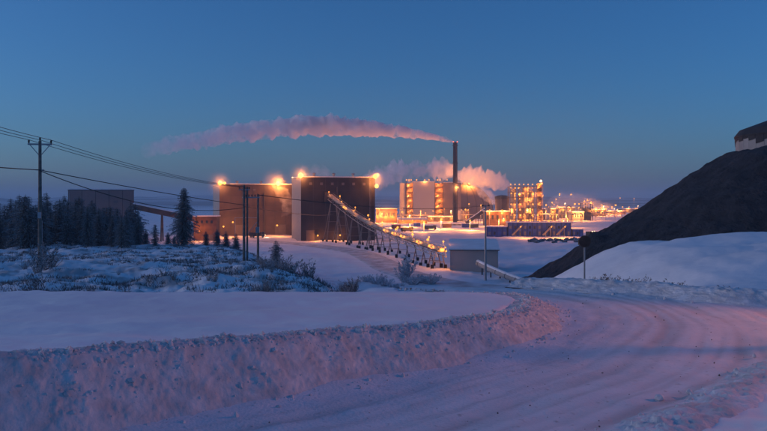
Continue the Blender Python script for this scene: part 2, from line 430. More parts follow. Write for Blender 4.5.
h_main = lambda P: np.interp(P[:, 1], ZL[0], ZL[1]) * np.interp(P[:, 1], [0, 10, 14, 19, 26, 29.3], [1.04, 1.04, .95, .9, .8, .8]) + .02
BKX, BKY, BKZ = bank('snow_bank', NOSE[1:], .035, 1, h_main, 1.0, .042, BANK, 70, .10)
BANK2 = mat('ploughed_snow_clean', (.84, .84, .86), .8, .12, 2.0, bump=.5, bscale=15, col2=(.62, .6, .6))
bank('snow_bank', FARB, .07, 1, lambda P: np.interp(P[:, 0], [5, 7, 13, 40], [.22, .36, .42, .42]) + 0 * P[:, 0], .9, .055, BANK2, 80, .2)
bank('snow_bank', NEARB[1:], .06, -1, lambda P: .19 + 0 * P[:, 0], .7, .07, BANK2, 90, .16)

# ------------------------------------------------------------------ dark ore heap, silo, sign
HC = (80.0, 135.0)
def heap_z(x, y):
    dx, dy = x - HC[0], y - HC[1]
    r = np.hypot(dx, dy * 1.0) + 1.6 * fbm(x / 16, y / 16, oct=3, seed=101)
    e = np.maximum(0, r - 15)
    z = 13.4 - .012 * np.minimum(r, 22) ** 2 * .35 - .67 * (np.sqrt(e * e + 16) - 4)
    z = z + .34 * fbm(x / 2.6, y / 2.6, oct=5, seed=102, gain=.6) - .35 * np.maximum(0, fbm(np.arctan2(dx, dy) * 16, r / 30, oct=3, seed=104)) * sstep(14, 26, r) + .3 * fbm(x / 7, y / 7, oct=2, seed=103)
    z = z + 2.3 * np.exp(-(((x - 37.0) / 2.4) ** 2 + ((y - 135) / 5) ** 2))
    return z
xs = np.arange(8, 150, .55); ys = np.arange(62, 190, .6)
X, Y = np.meshgrid(xs, ys); Z = heap_z(X, Y); G = ground_z(X, Y, False)
me = grid_mesh('ore_heap', np.stack([X, Y, np.maximum(Z, G - 1.5)], -1), ORE, keep=Z > G - 1.2)
tag(link('ore_heap', me), 'huge black heap of crushed ore with bare slopes beside the road bend', 'heap')

SW = mat('pale_silo_wall', (.30, .30, .30), .8, .12, .4, stripes=0)
SR = mat('sooty_roof', (.03, .03, .032), .8, .3, .5)
s_c = Vector((87.6, 150, 11.6))
t = thing('silo', 'pale round silo with a sooty dark roof rising behind the black ore heap', 'silo', s_c)
RS = 15.6
rng = random.Random(5)
for k in range(48):
    a0, a1 = 2 * math.pi * k / 48, 2 * math.pi * (k + .94) / 48
    mb = MB(); f = lambda r, a, z: (r * math.cos(a), r * math.sin(a), z)
    mb.quad([f(RS, a0, -9), f(RS, a1, -9), f(RS, a1, 4.6), f(RS, a0, 4.6)])
    mb.quad([f(RS, a1, -9), f(RS - .1, a1 + .008, -9), f(RS - .1, a1 + .008, 4.6), f(RS, a1, 4.6)])
    mb.build('wall_panel', SW, t)
    l = rng.uniform(.6, 2.1)
    mb = MB(); mb.quad([f(RS + .12, a0, 4.7 - l), f(RS + .12, a1, 4.7 - l * rng.uniform(.6, 1)), f(RS + .16, a1, 4.75), f(RS + .16, a0, 4.75)])
    mb.build('eave_panel', SR, t)
MB().lathe([(RS - .2, -9), (RS - .2, 4.6)], n=48).build('inner_shell', DSTEEL, t)
MB().lathe([(RS + .25, 4.6), (RS + .3, 4.9), (RS - .7, 6.2), (3, 10.6), (1.5, 11)], n=48).build('roof', SR, t)
MB().lathe([(1.4, 10.8), (1.4, 12.3), (.3, 12.9)], n=12).build('roof_vent', SR, t)

d = 29.5; sx = px(584.5, d)
t = thing('road_sign', 'back of a round brown road sign on a thin grey post', 'sign', (sx, d, gz(sx, d)))
zb = gz(sx, d)
MB().tube((0, 0, -.3), (0, 0, pz(236, d) - zb), .032, n=10).build('post', mat('sign_post', (.3, .29, .28), .6, .1, 3), t)
SB = mat('sign_back', (.10, .06, .045), .7, .2, 4)
zc = pz(241.3, d) - zb
mb = MB(); mb.tube((0, -.04, zc), (0, -.055, zc), .225, n=28); mb.build('sign_disc', SB, t)
mb = MB()
for k in range(28):
    a0, a1 = 2 * math.pi * k / 28, 2 * math.pi * (k + 1) / 28
    mb.beam((.22 * math.cos(a0), -.05, zc + .22 * math.sin(a0)), (.22 * math.cos(a1), -.05, zc + .22 * math.sin(a1)), .02, .03)
mb.build('rim', SB, t)
for dz in (-.1, .1): MB().box(-.06, .06, -.075, .04, zc + dz - .015, zc + dz + .015).build('clamp', SB, t)

# wheel loader working behind the heap's shoulder
dls = np.arange(140, 200, .5); lzs = heap_z(px(590.5, dls), dls); lyt = HY - (lzs + 3.35 - EYE) * F / dls
li = int(np.argmin(np.abs(lyt - 231.5))); ly = float(dls[li]); lx = float(px(590.5, ly))
t = thing('wheel_loader', 'dark wheel loader with two lit cab lamps behind the shoulder of the ore heap', 'loader', (lx, ly, float(heap_z(np.array([lx]), np.array([ly]))[0]) + .1), R(20))
YEL = mat('dirty_machine_paint', (.10, .07, .03), .7, .3, 1.5)
MB().box(-1.2, 1.2, -2.6, .4, .8, 2.0).build('body', YEL, t)
MB().box(-.8, .8, -1.0, .6, 2.0, 3.2).build('cab', DSTEEL, t)
MB().box(-1.4, 1.4, 1.9, 2.6, .2, 1.3).beam((-.6, .4, 1.4), (-.6, 2.1, .8), .25).beam((.6, .4, 1.4), (.6, 2.1, .8), .25).build('bucket', YEL, t)
for ax in (-1.15, 1.15):
    for ay in (-1.9, .9): MB().tube((ax - .25, ay, .75), (ax + .25, ay, .75), .75, n=16).build('wheel', BLACKRUB, t)
for ax in (-.3, .3): lamp(t, (ax, -1.05, 3.28), .12, 0, WARMW)

# ------------------------------------------------------------------ power line
def insulator(parent, p, name='insulator'):
    return MB().lathe([(.03, 0), (.05, .06), (.09, .1), (.05, .14), (.09, .19), (.05, .23), (.03, .28)], p, 8).build(name, CERAM, parent)
def line_pole(loc, h, label, rotz, low=None):
    t = thing('power_pole', label, 'power pole', loc, rotz)
    MB().tube((0, 0, -.5), (0, 0, h), .16, .11, 12).build('pole', WOOD, t)
    MB().beam((-.85, 0, h - .25), (.85, 0, h - .25), .12, .12).build('crossarm', STEEL, t)
    for s in (-1, 1): MB().beam((s * .7, 0, h - .3), (s * .08, 0, h - 1.05), .05).build('brace', STEEL, t)
    for s in (-.78, 0, .78): insulator(t, (s, 0, h - .19 if s else h))
    MB().box(-.12, .12, -.2, -.13, h * .38, h * .38 + .45).build('number_plate', mat('faded_plate', (.4, .4, .42), .6, .1, 3), t)
    MB().tube((.16, -.06, 0), (.16, -.06, h * .36), .03, n=6).build('cable_guard', STEEL, t)
    if low: MB().beam((-.3, 0, low), (.3, 0, low), .08).build('cable_bracket', STEEL, t)
    return t
P1 = Vector((px(40, 56), 56.0, 0)); P1.z = gz(P1.x, P1.y)
H1 = pz(141, 56) - P1.z
line_pole(P1, H1, 'single wooden power pole with a steel crossarm standing in the snowy scrub', R(10), pz(170, 56) - P1.z)
MB_s = MB().tube((0, 0, 0), (1, 0, 0), .02)
P0 = Vector((-24.0, 22.0, 0)); P0.z = gz(P0.x, P0.y)
line_pole(P0, 9.2, 'wooden power pole on the smooth snow field above the ploughed bank', R(10), 5.6)
# twin-leg pole
dH = 87.0
HL = Vector((px(244, dH), dH, 0)); HL.z = gz(HL.x, HL.y)
t = thing('twin_power_pole', 'two-legged power pole with a short leg and insulators before the brown hall', 'power pole', HL)
xr = px(258, dH + 1) - HL.x
hA, hB = pz(184.5, dH) - HL.z, pz(194, dH) - HL.z
gB = gz(HL.x + xr, dH + 1) - HL.z
MB().tube((0, 0, -.5), (0, 0, hA), .17, .12, 12).build('leg', WOOD, t)
MB().tube((.36, .1, -.5), (.36, .1, hA - .3), .12, .10, 12).build('leg', WOOD, t)
MB().tube((xr, 1, gB - .5), (xr, 1, hB), .15, .11, 12).build('leg', WOOD, t)
MB().beam((-.2, 0, hB - .4), (xr + .25, 1, hB - .4), .14).build('crossarm', STEEL, t)
MB().beam((-.6, 0, hA - .6), (.7, 0, hA - .6), .12).build('crossarm', STEEL, t)
for k in range(4):
    f = (k + .6) / 4.6; insulator(t, (xr * f, f, hB - .34))
for s in (-.5, .1, .6): insulator(t, (s, 0, hA - .55))
for a, b_ in (((0, 0, hB * .35), (xr, 1, hB * .6)),): MB().beam(a, b_, .06).build('brace', STEEL, t)
MB().box(xr - .22, xr + .22, .6, .86, hB * .42, hB * .42 + .7).build('switch_box', STEEL, t)

def wire(a, b_, sag, label, r=.018, n=26):
    a = Vector(a); b_ = Vector(b_); pts = []
    for k in range(n + 1):
        f = k / n; p = a.lerp(b_, f) - a; p.z -= sag * 4 * f * (1 - f); pts.append(p)
    o = MB().path(pts, r, 5).build('power_cable', WIRE); o.location = a
    tag(o, label, 'cable', 'overhead cables of the power line')
c, s_ = math.cos(R(10)), math.sin(R(10))
for k, u in enumerate((-.78, 0, .78)):
    nm = ('outer thin wire from the crossarm of the single pole to the twin pole', 'middle thin wire from the top of the single pole to the twin pole', 'inner thin wire from the crossarm of the single pole to the twin pole')[k]
    e1 = P1 + Vector((u * c, u * s_, H1 + .08)); e2 = HL + Vector((-.5 + k * .55, 0, hA - .3)); e0 = P0 + Vector((u * c, u * s_, 9.28))
    wire(e1, e2, .55, nm, .02)
    wire(e0, e1, .35, nm.replace('toward the twin pole', 'crossing above the snow field').replace('to the twin pole', 'out over the snow field'), .02)
lowp = pz(170, 56)
wire(P1 + Vector((0, -.15, lowp - P1.z)), HL + Vector((0, -.15, pz(205, dH) - HL.z)), .15, 'thick taut service cable between the single and twin poles', .035)
wire(P1 + Vector((.05, -.2, lowp - P1.z - .05)), HL + Vector((0, -.2, pz(207.5, dH) - HL.z)), 1.35, 'thick slack service cable sagging between the single and twin poles', .035)
wire(P0 + Vector((0, -.15, 5.6)), P1 + Vector((0, -.15, lowp - P1.z)), .25, 'thick service cable over the snow field to the single wooden pole', .035)
# tall mast by the conveyor house
dM = 183.0
PM = Vector((px(485.5, dM), dM, gz(px(485.5, dM), dM)))
t = thing('mast', 'tall slender grey mast standing before the conveyor house', 'mast', PM)
hM = pz(205, dM) - PM.z
MB().tube((0, 0, -.5), (0, 0, hM), .30, .17, 10).build('pole', STEEL, t)
MB().beam((-.9, 0, hM - .3), (.9, 0, hM - .3), .16).build('crossarm', STEEL, t)
for s in (-.75, .75): MB().box(s - .22, s + .22, -.3, .25, hM - .22, hM + .02).build('unlit_lamp_head', DSTEEL, t)
wire(HL + Vector((xr, 1, hB - .1)), PM + Vector((0, 0, hM - .1)), 1.2, 'long dark cable from the twin pole to the tall slender mast', .045)
wire(HL + Vector((0, .1, pz(206.5, dH) - HL.z)), Vector((px(334, 350), 350, pz(214, 350))), .8, 'long dark cable from the twin pole to the black hall', .05)

# ------------------------------------------------------------------ street lamp and pole by the road, right of the bend
lp = Vector((26.0, 19.0, gz(26.0, 19.0)))
t = thing('street_lamp', 'lit sodium street lamp on a grey post at the road verge', 'street lamp', lp)
MB().tube((0, 0, -.3), (0, 0, 6.6), .09, .06, 12).build('post', STEEL, t)
MB().path([(0, 0, 6.5), (-.25, .05, 6.85), (-.8, .1, 7.0), (-1.3, .15, 7.0)], .045, 8).build('arm', STEEL, t)
hd = MB().box(-1.85, -1.25, .0, .3, 6.96, 7.12).build('lamp_head', STEEL, t)
bl = link('bulb', ico(.12, SODIUM), t, loc=(-1.55, .15, 6.86))
sp_ = bpy.data.lights.new('lamp_light', 'SPOT'); sp_.energy = 6500; sp_.color = (1.0, .27, .09); sp_.shadow_soft_size = .6
sp_.spot_size = R(56); sp_.spot_blend = .6
spo = bpy.data.objects.new('lamp_light', sp_); COL.objects.link(spo); spo.parent = bl; spo.location = (-.1, 0, -.25)
spo.rotation_euler = (Vector((5.0, 18.4, .3)) - Vector((24.4, 19.15, lp.z + 6.6))).to_track_quat('-Z', 'Y').to_euler()
pp = Vector((15.0, 18.25, gz(15, 18.25)))
line_pole(pp, 8.5, 'wooden power pole on the verge between the road and the street lamp', R(80))

# ------------------------------------------------------------------ industrial buildings
ZP = -16.0
GREY = mat('grey_brown_cladding', (.24, .19, .18), .7, .08, .08, stripes=1.2)
BROWN = mat('brown_cladding', (.095, .07, .066), .7, .25, .13, stripes=1.2)
BLACK = mat('black_brown_cladding', (.036, .030, .031), .65, .3, .16, stripes=1.2)
PALE = mat('pale_cladding', (.52, .48, .46), .7, .06, .1, stripes=1.2)
WHITE = mat('white_cladding', (.62, .58, .55), .65, .05, .06, stripes=.8)
BLUE = mat('blue_cladding', (.03, .085, .40), .6, .2, .3, stripes=1.5)
ROOFS = mat('roof_snow', (.85, .85, .87), .8, .05, .5, bump=.3, bscale=2)
DGREY = mat('dark_grey_cladding', (.09, .085, .085), .7, .15, .1, stripes=1.2)
DOORM = mat('door_paint', (.12, .10, .10), .6, .1, .5)
GLASS = mat('dark_window_glass', (.02, .025, .03), .15, .1, 1, spec=.6)

def hall(name, label, loc, rotz, W, Dp, H, front, side, roof=None, roofsnow=.35, trim=DSTEEL, doors=(), vents=()):
    """box hall: front on local -y, origin at the front left foot"""
    t = thing(name, label, 'building', loc, rotz)
    MB().box(0, W, 0, .25, -1, H).build('front_wall', front, t)
    MB().box(0, .25, .252, Dp - .252, -1, H).build('side_wall', side, t)
    MB().box(W - .25, W, .252, Dp - .252, -1, H).build('side_wall', front, t)
    MB().box(0, W, Dp - .25, Dp, -1, H).build('back_wall', front, t)
    MB().box(-.15, W + .15, -.15, Dp + .15, H + .003, H + .35).build('roof_edge', trim, t)
    if roofsnow: MB().box(.2, W - .2, .2, Dp - .2, H + .353, H + .35 + roofsnow).build('roof_snow', ROOFS, t)
    for k in range(1, int(W // 6) + 1): MB().box(k * 6 - .12, k * 6 + .12, -.06, -.003, 0, H).build('cladding_joint', trim, t)
    for (x0, x1, z0, z1) in doors:
        dr = MB().box(x0, x1, -.12, -.004, z0, z1).build('door', DOORM, t)
        MB().box(x0 - .25, x1 + .25, -.16, -.122, z1, z1 + .25).build('lintel', trim, dr)
    for (x0, x1, z0, z1) in vents:
        v = MB().box(x0, x1, -.1, -.004, z0, z1).build('vent', mat('dull_vent', (.13, .12, .125), .7, .1, 1), t)
    return t

# grey-brown hall behind the spruces
d = 350.0
tA = hall('storage_hall', 'plain grey-brown storage hall standing behind the row of spruces', (px(68, d), d, ZP), R(19), 29.2, 28, pz(190.5, d) - ZP, GREY, GREY, roofsnow=.5, doors=((3, 8, 0, 5.5),), vents=((20, 22, 18, 19.2),))
MB().beam((.6, -.08, 1), (.6, -.08, 23), .12).build('downpipe', STEEL, tA)
# inclined gallery
g0, g1, g2 = at(133.5, 206.5, 352), at(196, 219.5, 352), at(216, 222, 360)
t = thing('conveyor_gallery', 'dark covered gallery sloping down from the grey-brown hall', 'conveyor', (g1.x, 352, ZP))
o_ = Vector((g1.x, 352, ZP))
MB().beam(g0 - o_, g1 - o_, 2.6, 2.4).build('gallery', RUST, t)
MB().beam(g0 - o_ + Vector((0, 0, 1.4)), g1 - o_ + Vector((0, 0, 1.4)), 2.4, .3).build('roof_snow', ROOFS, t)
q = at(162, 213, 352) - o_
for s in (-.9, .9): MB().beam((q.x + s * .3, s, -1), (q.x, s * .6, q.z - .8), .5).build('leg', DSTEEL, t)
MB().beam((q.x, -.9, q.z * .5), (q.x, .9, q.z * .5), .3).build('brace', DSTEEL, t)
x0, x1 = px(194, 355), px(217, 355)
t = thing('transfer_house', 'dark brown transfer house at the foot of the sloping gallery', 'building', (x0, 354, ZP))
zt = pz(216.5, 355) - ZP
MB().box(0, x1 - x0, 0, 7, -1, zt).build('wall', RUST, t)
MB().box(-.3, x1 - x0 + .3, -.3, 7.3, zt + .003, zt + .5).build('roof_snow', ROOFS, t)
for k in range(4): MB().box(1.2 + k * 2.3, 2.2 + k * 2.3, -.1, -.003, zt - 3.2, zt - 1.9).build('window', GLASS, t)
MB().box(7, 9.2, -.12, -.003, -.5, 3.2).build('door', DOORM, t)
lamp(t, (3, -.7, 4.8), .32, 3000, off=(0, -6, 1))

# brown hall with floodlights
TH = R(17)
d = 405.0
lB = Vector((px(219.5, d), d, ZP))
hB_ = pz(185, d) - ZP
tB = hall('brown_hall', 'brown clad hall with glowing floodlights on its roof edge', lB, TH, 50, 46, hB_, BROWN, PALE, roofsnow=.5, doors=((8, 14, 0, 6), (30, 36, 0, 6)), vents=((18, 19.5, hB_ - 3, hB_ - 2), (36, 37.5, hB_ - 3, hB_ - 2)))
for (x, z, p) in ((.2, hB_ + .9, 7000), (2.6, hB_ + .9, 0), (31.5, hB_ + 1.0, 17000)):
    lp_ = MB().beam((x, -1.4, hB_ - .3), (x, -1.4, hB_ + .9), .14).beam((x, -1.4, hB_ - .2), (x, 0, hB_ - .2), .12).build('lamp_bracket', DSTEEL, tB)
    lamp(lp_, (x, -1.7, z), 1.25 if p else .8, p, SODIUM_HOT, off=(0, -3.0, .5))
for (x, z) in ((2, 5.2), (7, 7.5), (31, 5.5)):
    lamp(tB, (x, -1.2, z), .5, 4500, off=(0, -13, .5))
# loading frame before the brown hall
dG = 392.0
t = thing('loading_frame', 'thin pale loading portal frame before the brown hall', 'frame', (px(235, dG), dG, ZP))
wG = px(258, dG) - px(235, dG)
for x in (0, wG): MB().beam((x, 0, -1), (x, 0, pz(218, dG) - ZP), .3).build('post', STEEL, t)
MB().beam((-.3, 0, pz(218, dG) - ZP + .15), (wG + .3, 0, pz(218, dG) - ZP + .15), .3).build('beam', STEEL, t)

# black-brown hall
d = 357.0
lD = Vector((px(301, d), d, ZP)); WD = 36.7
hD = pz(177.8, d) - ZP
tD = hall('black_hall', 'tall black-brown hall with a pale end wall where the lit conveyor begins', lD, TH, WD, 25, hD, BLACK, PALE, roofsnow=.4, doors=((2.5, 6.5, 0, 5),), vents=[(4 + k * 5.3, 5.3 + k * 5.3, hD - 3.4, hD - 2.2) for k in range(6)])
for (x, z, p, r) in ((-.5, hD + 1.0, 8000, 1.25), (WD - .4, hD + .9, 7000, 1.15), (WD + .3, hD - 3.8, 3000, 1.0)):
    MB().beam((x, -1.3, z - 1), (x, 0, z - 1.2), .12).beam((x, -1.3, z - 1), (x, -1.3, z), .12).build('lamp_bracket', DSTEEL, tD)
    lamp(tD, (x, -1.6, z), r, p, SODIUM_HOT, off=(0, -3.0, .5))
lamp(tD, (.2, 24, hD + .8), .35, 0, WARMW)
for x in (7.6, 18.5): lamp(tD, (x, -2.5, 2.6), .42, 1200, off=(0, -1, -.4))
MB().box(11.3, 17.2, -2.4, -.004, 18.5, 23.5).build('conveyor_hood', DSTEEL, tD)

for tt, W_, H_, D_ in ((tB, 50, hB_, 46), (tD, WD, hD, 25)):
    for k in range(3):
        x = W_ * (.22 + .27 * k)
        MB().lathe([(.6, 0), (.6, 1.6), (.95, 1.7), (.95, 2.1), (.2, 2.5)], (x, D_ * .35, H_ + .35), 12).build('roof_vent', STEEL, tt)
    lad = MB()
    for s in (-.3, .3): lad.beam((W_ * .93 + s, -.35, 0), (W_ * .93 + s, -.35, H_ + 1), .09)
    for k in range(int(H_)): lad.beam((W_ * .93 - .3, -.35, k + .5), (W_ * .93 + .3, -.35, k + .5), .06)
    lad.build('ladder', STEEL, tt)
    MB().tube((W_ * .48, -.45, -.5), (W_ * .48, -.45, H_ * .86), .28, n=10).build('duct', DGREY, tt)
    for k in range(4): MB().box(W_ * .06, W_ * .9, -.05, -.003, H_ * (.2 + .2 * k) - .06, H_ * (.2 + .2 * k) + .06).build('cladding_joint', DSTEEL, tt)

# ------------------------------------------------------------------ lit conveyor
def catm3(P, n):
    P = [Vector(p) for p in P]; out = []
    for i in range(len(P) - 1):
        p0, p1, p2, p3 = P[max(i - 1, 0)], P[i], P[i + 1], P[min(i + 2, len(P) - 1)]
        for k in range(n):
            q = k / n; out.append(.5 * ((2 * p1) + (p2 - p0) * q + (2 * p0 - 5 * p1 + 4 * p2 - p3) * q * q + (3 * p1 - p0 - 3 * p2 + p3) * q ** 3))
    return out + [P[-1]]
CP = catm3([at(330.5, 196, 357), at(357, 216, 320), at(381, 229, 285), at(414, 241, 240), at(442, 251, 209)], 12)
base = Vector((CP[-1].x, CP[-1].y, ZP))
t = thing('conveyor', 'long lit belt conveyor on splayed trestles from the black hall', 'conveyor', base)
CPl = [p - base for p in CP]
def sweep(mb, pts, w0, w1, z0, z1):
    """rectangular section swept along pts; w along the horizontal normal"""
    i = len(mb.v); N = len(pts)
    for k, p in enumerate(pts):
        a = pts[min(k + 1, N - 1)] - pts[max(k - 1, 0)]; a.z = 0; a.normalize(); nrm = Vector((a.y, -a.x, 0))
        for w_, z_ in ((w0, z0), (w1, z0), (w1, z1), (w0, z1)): mb.v.append(tuple(p + nrm * w_ + Vector((0, 0, z_))))
    for k in range(N - 1):
        for q in range(4): mb.f.append((i + 4 * k + q, i + 4 * k + (q + 1) % 4, i + 4 * k + 4 + (q + 1) % 4, i + 4 * k + 4 + q))
    mb.f += [(i, i + 1, i + 2, i + 3), (i + 4 * N - 1, i + 4 * N - 2, i + 4 * N - 3, i + 4 * N - 4)]
    return mb
def off(p, k, wv, z):
    a = CPl[min(k + 1, len(CPl) - 1)] - CPl[max(k - 1, 0)]; a.z = 0; a.normalize()
    return p + Vector((a.y, -a.x, 0)) * wv + Vector((0, 0, z))
TRS = mat('grimy_trestle_steel', (.2, .17, .15), .7, .2, .5)
sweep(MB(), CPl, -1.4, 1.4, -.25, .1).build('belt_deck', DSTEEL, t)
sweep(MB(), CPl, -.7, .7, .1, .85).build('belt_cover', mat('grimy_belt_cover', (.5, .46, .42), .8, .3, .5, col2=(.22, .19, .17)), t)
sweep(MB(), CPl, .75, 1.35, .1, .2).build('walkway', STEEL, t)
for s in (-1.3, 1.3):
    mb = MB(); sweep(mb, CPl, s - .09, s + .09, -1.8, -1.6)
    for k in range(0, len(CPl) - 1):
        za, zb_ = (-.25, -1.7) if k % 2 else (-1.7, -.25)
        mb.beam(off(CPl[k], k, s, za), off(CPl[k + 1], k + 1, s, zb_), .1)
    mb.build('truss', STEEL, t)
    mb = MB(); sweep(mb, CPl, s - .03, s + .03, 1.15, 1.22)
    for k in range(len(CPl)): mb.beam(off(CPl[k], k, s, .1), off(CPl[k], k, s, 1.15), .06)
    mb.build('handrail', STEEL, t)
for j, k in enumerate((2, 6, 11, 16, 20, 23, 26, 29, 32, 35, 38, 41, 44, 46)):
    k = min(k, len(CPl) - 1)
    p = CPl[k]; wp = p + base; g = gz(wp.x, wp.y) - ZP
    sp = 1.2 + (p.z - g) * .14; al = (p.z - g) * .12
    mb = MB(); feet = []
    for s in (-1, 1):
        for e in ((-1, 1) if j < 5 else (0,)):
            ft = off(Vector((p.x, p.y, g)), k, s * sp, 0); a = CPl[min(k + 1, len(CPl) - 1)] - CPl[max(k - 1, 0)]; a.z = 0; a.normalize()
            ft = ft + a * (al * e * 1.2); feet.append(ft)
            mb.beam(ft, off(p, k, s * 1.1, -1.6), .24)
    nb_ = 1 + int((p.z - g) / 7)
    for q in range(nb_):
        f0 = (q + 1) / (nb_ + 1)
        zz = g + (p.z - 1.6 - g) * f0; ww = sp + (1.1 - sp) * f0
        pp_ = Vector((p.x, p.y, zz)); mb.beam(off(pp_, k, -ww, 0), off(pp_, k, ww, 0), .18)
    tr = mb.build('trestle', TRS, t)
    for ft in feet: MB().box(ft.x - .45, ft.x + .45, ft.y - .45, ft.y + .45, g - .6, g + 1.1).build('footing', BLACKRUB, tr)
for j, k in enumerate((1, 4, 7, 10, 12, 16, 20, 23, 26, 29, 31, 34, 37, 40, 43, 46)):
    s = 1.35 if j % 2 == 0 else -1.35
    p = off(CPl[k], k, s, 0)
    lo = MB().tube(p + Vector((0, 0, .2)), p + Vector((0, 0, 2.3)), .05, n=6).build('lamp_post', STEEL, t)
    big = j in (5, 9, 10, 12, 14)
    lamp(lo, p + Vector((0, 0, 2.35)), .42 if big else .30, 800 if big else 520, SODIUM, off=(0, 0, -.3), name='bulb')
for k in (8, 27, 30, 33, 39, 44):
    p = off(CPl[k], k, 1.6, .75)
    lamp(t, p, .42, 420, off=(.2, -.8, -.1))

# conveyor house
d = 207.0
lh = Vector((px(450.5, d), d, ZP)); WH, DH_, HH = 12.9, 15.0, 5.7
t = thing('conveyor_house', 'grey box shed with a snowy roof at the foot of the lit conveyor', 'building', lh, R(-6))
HW = mat('grey_shed_cladding', (.66, .5, .43), .7, .08, .2, stripes=2.0)
MB().box(0, WH, 0, .2, -1, HH).build('front_wall', HW, t)
MB().box(0, .2, .202, DH_, -1, HH).build('end_wall', PALE, t)
MB().box(WH - .2, WH, .202, DH_, -1, HH).build('end_wall', HW, t)
MB().box(.2, WH - .2, DH_ - .2, DH_, -1, HH + 1.6).build('back_wall', HW, t)
mb = MB(); mb.quad([(-.5, -.5, HH + .003), (WH + .5, -.5, HH + .003), (WH + .5, DH_ + .4, HH + 1.9), (-.5, DH_ + .4, HH + 1.9)])
mb.quad([(-.5, -.5, HH + .45), (-.5, DH_ + .4, HH + 2.35), (WH + .5, DH_ + .4, HH + 2.35), (WH + .5, -.5, HH + .45)][::-1])
mb.quad([(-.5, -.5, HH + .003), (-.5, -.5, HH + .45), (WH + .5, -.5, HH + .45), (WH + .5, -.5, HH + .003)][::-1])
mb.quad([(-.5, -.5, HH), (-.5, DH_ + .4, HH + 1.9), (-.5, DH_ + .4, HH + 2.35), (-.5, -.5, HH + .45)][::-1])
mb.build('roof_snow', ROOFS, t)
MB().box(-.45, WH + .45, -.56, -.503, HH - .1, HH + .12).build('gutter', DSTEEL, t)
MB().box(-.1, -.003, 4, 6.2, -.5, 3).build('door', DOORM, t)
for x in (0, WH): MB().box(x - .12, x + .12, -.1, -.003, -.5, HH).build('corner_trim', PALE, t)
lamp(t, (-1.2, 1.2, HH - .4), .26, 900, SODIUM, off=(-.9, -.1, -.4))
lamp(t, (-1.5, 3.0, HH + .5), .22, 0, SODIUM)

# covered tube conveyor leaving the shed
pA, pB = at(478, 263, 203), at(526, 283, 172)
t = thing('pipe_conveyor', 'snow-capped round pipe conveyor leaving the grey shed', 'conveyor', (pA.x, pA.y, ZP))
o_ = Vector((pA.x, pA.y, ZP)); a, b_ = pA - o_, pB - o_
pts = [a.lerp(b_, k / 10) - Vector((0, 0, .25 * math.sin(math.pi * k / 10))) for k in range(11)]
MB().path(pts, .78, 14).build('tube', mat('pale_pipe', (.30, .31, .31), .6, .1, .5), t, True)
MB().path([p + Vector((0, 0, .32)) for p in pts], .62, 12).build('snow_cap', ROOFS, t, True)
for k in range(1, 11, 2): MB().beam((pts[k].x, pts[k].y, -1.5), pts[k] - Vector((0, 0, .6)), .3).build('support', DSTEEL, t)
for k in range(0, 11, 2):
    q0, q1 = pts[k], pts[min(k + 1, 10)]
    if k < 10: MB().path([q0.lerp(q1, .48), q0.lerp(q1, .55)], .82, 14).build('flange', DSTEEL, t)

# ------------------------------------------------------------------ blue unit buildings with lit chutes
d = 404.0
def blue_unit(x0, x1, ytop, label, nwin, chutes=(), dd=d, dep=7.0):
    l = Vector((px(x0, dd), dd, ZP)); W = px(x1, dd) - l.x; H = pz(ytop, dd) - ZP
    t = thing('blue_building', label, 'building', l)
    MB().box(0, W, 0, dep, -1, H).build('wall', BLUE, t)
    MB().box(-.2, W + .2, -.2, dep + .2, H + .003, H + .4).build('roof_snow', ROOFS, t)
    for k in range(nwin):
        xx = (k + .3) * W / nwin
        two = H > 5.5
        for z0, z1 in (((.4, 2.6), (H * .55, H * .55 + 1.5)) if two else ((.8, 2.4),)):
            if (k * 7 + int(z0 * 3)) % 5 == 1: continue
            w_ = MB().box(xx, xx + W / nwin * .42, -.07, -.003, z0, z1).build('window', GLASS if (k % 3) else mat('pale_blind', (.16, .17, .2), .6, .1, 1), t)
    for k in range(nwin + 1):
        MB().box(k * W / nwin - .12, k * W / nwin + .12, -.12, -.002, -.5, H).build('corner_post', mat('dark_blue_post', (.015, .025, .07), .6, .1, 1), t)
    for c_ in chutes:
        xc = px(c_, dd) - l.x
        ch = MB().beam((xc - 3.4, -4.5, .8), (xc + 2.4, -1.2, H - 1.6), .9, .6).build('chute', mat('chute_steel', (.34, .27, .2), .5, .1, .6), t)
        for q in (.3, .8):
            pq = Vector((xc - 3.4, -4.5, .8)).lerp(Vector((xc + 2.4, -1.2, H - 1.6)), q); MB().beam((pq.x, pq.y, -1), pq, .2).build('leg', STEEL, ch)
        for zz, pw in ((H + .9, 5200), (H - 2.2, 500)):
            lamp(t, (xc + (0 if pw > 1500 else 1.4), -3.2, zz), .5 if pw > 1500 else .36, pw, SODIUM, off=(-.6, -18, -1.5))  # light source hung far out from the bulb to brighten the yard snow
    return t
blue_unit(508, 571, 222.5, 'long two-storey blue building with three lit chutes on its front', 13, (517, 547.5, 561))
blue_unit(487, 507, 227, 'low blue building with a thick snow roof beside the two-storey one', 4)
blue_unit(572.5, 583, 229.5, 'small low blue cabin at the heap end of the blue building', 3)
rng = random.Random(11)
ROCK = mat('dark_rock', (.05, .05, .055), .9, .3, 1.2, frost=.35)
